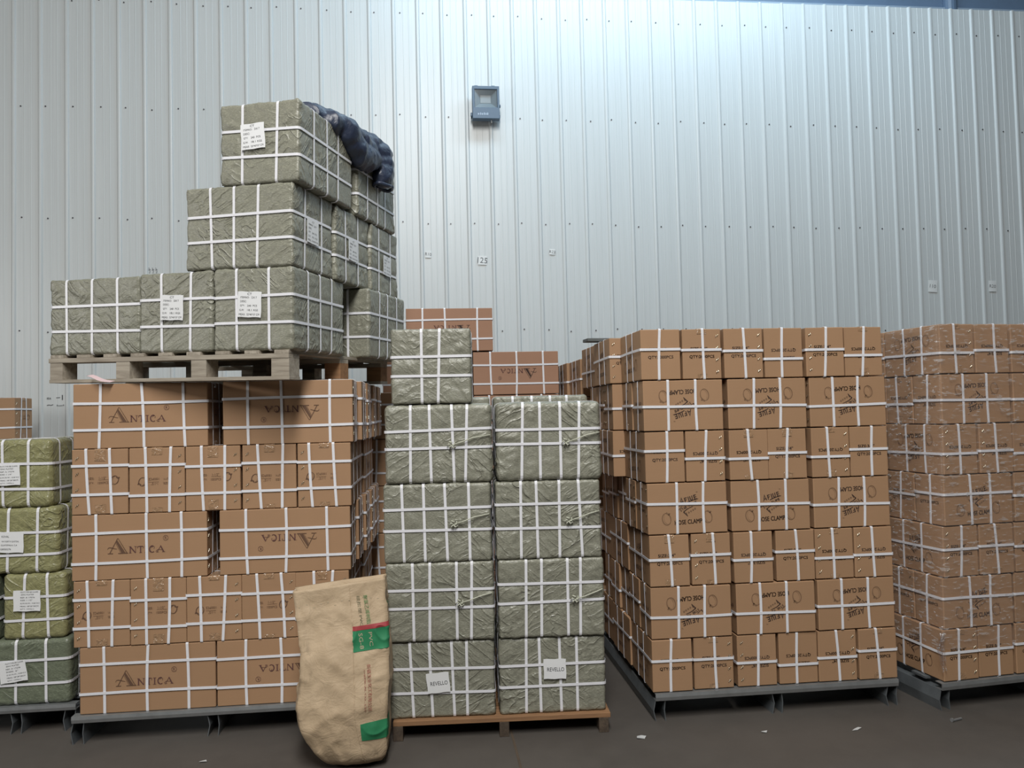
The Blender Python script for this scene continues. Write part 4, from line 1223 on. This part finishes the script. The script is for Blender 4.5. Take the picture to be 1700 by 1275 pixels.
# ------------------------------------------------------------------ paper sack on the floor
def sack():
    root = empty('paper_sack', (-.40, 3.52, 0.0))
    # outline of the standing sack: height fraction -> left x, right x, depth half-thickness, centre y
    prof = [(0.000, -.030, .120, .035, .03), (.02, -.060, .158, .080, .03), (.06, -.085, .178, .105, .03), (.11, -.115, .184, .116, .03), (.17, -.145, .187, .120, .03), (.24, -.168, .190, .122, .03), (.34, -.182, .192, .120, .03), (.44, -.180, .200, .112, .035),
            (.55, -.173, .199, .100, .04), (.66, -.176, .194, .082, .045), (.80, -.188, .194, .064, .05), (.90, -.202, .190, .050, .055), (1.0, -.214, .186, .042, .06)]
    pt_ = np.array([p[0] for p in prof])
    def at(t, k): return np.interp(t, pt_, [p[k] for p in prof])
    Htop = lambda x: .741 + .043 * ((x + .214) / .40)          # mouth cut on a slant
    def S(s, t, e=0.0):
        """s in [0, 4): front 0-1 left to right, right gusset 1-2, back 2-3, left gusset 3-4"""
        l, r_, dp, cy = at(t, 1), at(t, 2), at(t, 3), at(t, 4)
        tuck = .55 * max(0.0, min(1.0, (t - .45) / .4)) * dp
        if s < 1: u, vy = s, -1.0 - .28 * math.sin(math.pi * s) * (1 - .5 * t)
        elif s < 2:
            q = s - 1; u, vy = 1.0, -1 + 2 * q
        elif s < 3: u, vy = 3 - s, 1.0 + .25 * math.sin(math.pi * (s - 2))
        else: q = s - 3; u, vy = 0.0, 1 - 2 * q
        x = l + (r_ - l) * u
        if 1 <= s < 2: x += (.012 * (1 - t) - tuck * .3) * math.sin(math.pi * (s - 1))
        if s >= 3: x -= (.030 * (1 - t) - tuck * .2) * math.sin(math.pi * (s - 3)) * 1.2
        y = cy + dp * vy
        z = Htop(x) * t
        w_ = vnoise(np.array([[x * 9 + 3, y * 9 + 1.3, z * 6.5]]))[0]; w2 = vnoise(np.array([[x * 24 + z * 9, y * 20, z * 17 - x * 8]]))[0]
        rg = 1 - abs(vnoise(np.array([[x * 14 + z * 10 + 5, y * 6, z * 9 - x * 6]]))[0])
        am = .9 if t < .93 else .4
        f = (.012 * w_ + .0055 * w2 + .010 * rg ** 5) * am
        ny = -1 if s < 1 else (1 if 2 <= s < 3 else 0)
        nx = 1 if 1 <= s < 2 else (-1 if s >= 3 else 0)
        return (x + nx * (f * .7 + e), y + ny * (f + e), z)
    ns, nt = 112, 70
    V = []
    for j in range(nt + 1):
        for i in range(ns): V.append(S(4 * i / ns, j / nt))
    F = [(j * ns + i, j * ns + (i + 1) % ns, (j + 1) * ns + (i + 1) % ns, (j + 1) * ns + i) for j in range(nt) for i in range(ns)]
    # inner wall of the open mouth
    b0 = len(V); top0 = nt * ns
    cx, cy = np.mean([v[0] for v in V[top0:]]), np.mean([v[1] for v in V[top0:]])
    for d in (0.0, .12, .28):
        for i in range(ns):
            x, y, z = S(4 * i / ns, 1 - d)
            V.append((x + (cx - x) * .03, y + (cy - y) * .16, z - .001))
    F += [(top0 + i, top0 + (i + 1) % ns, b0 + (i + 1) % ns, b0 + i) for i in range(ns)]
    for k in range(2):
        F += [(b0 + k * ns + i, b0 + k * ns + (i + 1) % ns, b0 + (k + 1) * ns + (i + 1) % ns, b0 + (k + 1) * ns + i) for i in range(ns)]
    F.append(tuple(range(ns))[::-1])
    F.append(tuple(b0 + 2 * ns + i for i in range(ns)))
    ob('sack_body', new_mesh('sack_body', V, F, 'kraft', True), root)
    # printed areas follow the paper: (s, t) patches on the front and round the right gusset
    def patch(name, mat, s0, s1, t0, t1, sl=0.0, e=.0022, n=72, m=22, bowl=0.0):
        V = []
        for j in range(m + 1):
            for i in range(n + 1):
                s = s0 + (s1 - s0) * i / n; f = i / n
                t = t0 + (t1 - t0) * j / m + sl * f + bowl * (1 - j / m) * math.sin(math.pi * f)
                V.append(S(s, t, e))
        F = [(j * (n + 1) + i, j * (n + 1) + i + 1, (j + 1) * (n + 1) + i + 1, (j + 1) * (n + 1) + i) for j in range(m) for i in range(n)]
        ob(name, new_mesh(name, V, F, mat, True), root)
    patch('printed_band', 'print_red', .605, 1.35, .744, .768, .004)
    patch('printed_band', 'print_green', .607, 1.35, .632, .743, .004)
    patch('printed_band', 'print_green', .700, 1.35, .176, .266, .010, bowl=-.012)
    # folded ply edge where the print panel starts
    def line(name, mat, pts, wd):
        V = []
        for s, t in pts: V += [S(s - wd, t, .0030), S(s + wd, t, .0012)]
        ob(name, new_mesh(name, V, [(2 * i, 2 * i + 2, 2 * i + 3, 2 * i + 1) for i in range(len(pts) - 1)], mat), root)
    line('paper_seam', 'kraft', [(.61 + .10 * max(0, .55 - t) ** 1.2 * 2, t) for t in np.linspace(.03, .99, 40)], .006)
    # stitch holes along the torn mouth
    st = MB()
    for k in range(12):
        s = .05 + .078 * k; x, y, z = S(s, .905 + .012 * math.sin(k * 2.2), .001)
        st.box(x - .004, x + .004, y - .0008, y + .0004, z - .0016, z + .0016)
    st.build('stitch_holes', 'print_cream', root)['kind'] = 'stuff'
    # lettering, read with the head turned: runs down the sack
    def vtext(name, body, mat, s_c, t_c, hh, ww, e=.0034):
        V, F = text2d(body, 1.0)
        if not len(V): return
        ext = V.max(0) - V.min(0); Q = V * np.array([ww / ext[0], hh / ext[1]])
        P = []
        for a, b_ in Q:
            t = t_c - a / .77; s = s_c + b_ / .38 + a * .22
            P.append(S(s, t, e))
        ob(name, new_mesh(name, P, F, mat), root)
    vtext('printed_lettering', 'PVC', 'print_cream', .815, .690, .015, .058)
    vtext('printed_lettering', 'SG-8', 'print_cream', .705, .686, .017, .066)
    vtext('printed_lettering', '聚氯乙烯树脂', 'print_green_soft', .785, .850, .018, .116)
    vtext('printed_lettering', '疏松型 PVC', 'print_grey', .705, .848, .015, .120)
    vtext('printed_lettering', '新疆天业化工有限公司', 'print_red_soft', .795, .445, .016, .180)
    vtext('printed_lettering', 'CHEMICAL CO., LTD', 'print_red_soft', .745, .435, .007, .165)
    vtext('printed_lettering', '聚氯乙', 'print_green', 1.10, .845, .030, .060)
    tag(root, 'crumpled brown kraft paper sack with green print standing on the floor', 'sack')
sack()

# ------------------------------------------------------------------ litter on the floor
def scrap(x, y, pts, mat, label, h=.006):
    b = MB(); b.prism(pts, 2, 0.0, .0015)
    V = [(a, c, d + h * abs(math.sin(a * 70 + c * 45))) for a, c, d in b.V]
    o = ob('litter_scrap', new_mesh('litter_scrap', V, b.F, mat), None, (x, y, .0))
    tag(o, label, 'litter', 'scraps on the floor')
scrap(1.93, 3.49, [(-.03, -.012), (.0, -.006), (.028, .010), (.012, .012), (-.01, .004)], 'plastic_scrap', 'pale V-shaped scrap on floor before the unwrapped stack, right leg')
scrap(1.50, 3.53, [(-.014, -.004), (.010, -.008), (.018, .004), (-.004, .010)], 'plastic_scrap', 'tiny pale scrap on floor before the unwrapped stack, middle leg')
scrap(.93, 3.56, [(-.022, -.010), (.012, -.014), (.024, .004), (.004, .016), (-.018, .010)], 'plastic_scrap', 'crumpled clear plastic scrap on floor beside the wooden pallet corner')
scrap(-1.02, 3.62, [(-.016, -.008), (.016, -.006), (.010, .008), (-.010, .006)], 'plastic_scrap', 'small pale chip on floor before the lower left stack')
b = MB(); b.tube([(-.03, 0, .006), (.03, .006, .006)], .0055, 8); b.tube([(-.036, -.001, .009), (-.028, 0, .009)], .009, 8)
o = b.build('bolt', 'steel', None, (2.44, 3.51, 0.0), (0, 0, .2)); tag(o, 'short steel bolt lying on floor before film-wrapped stack', 'bolt')
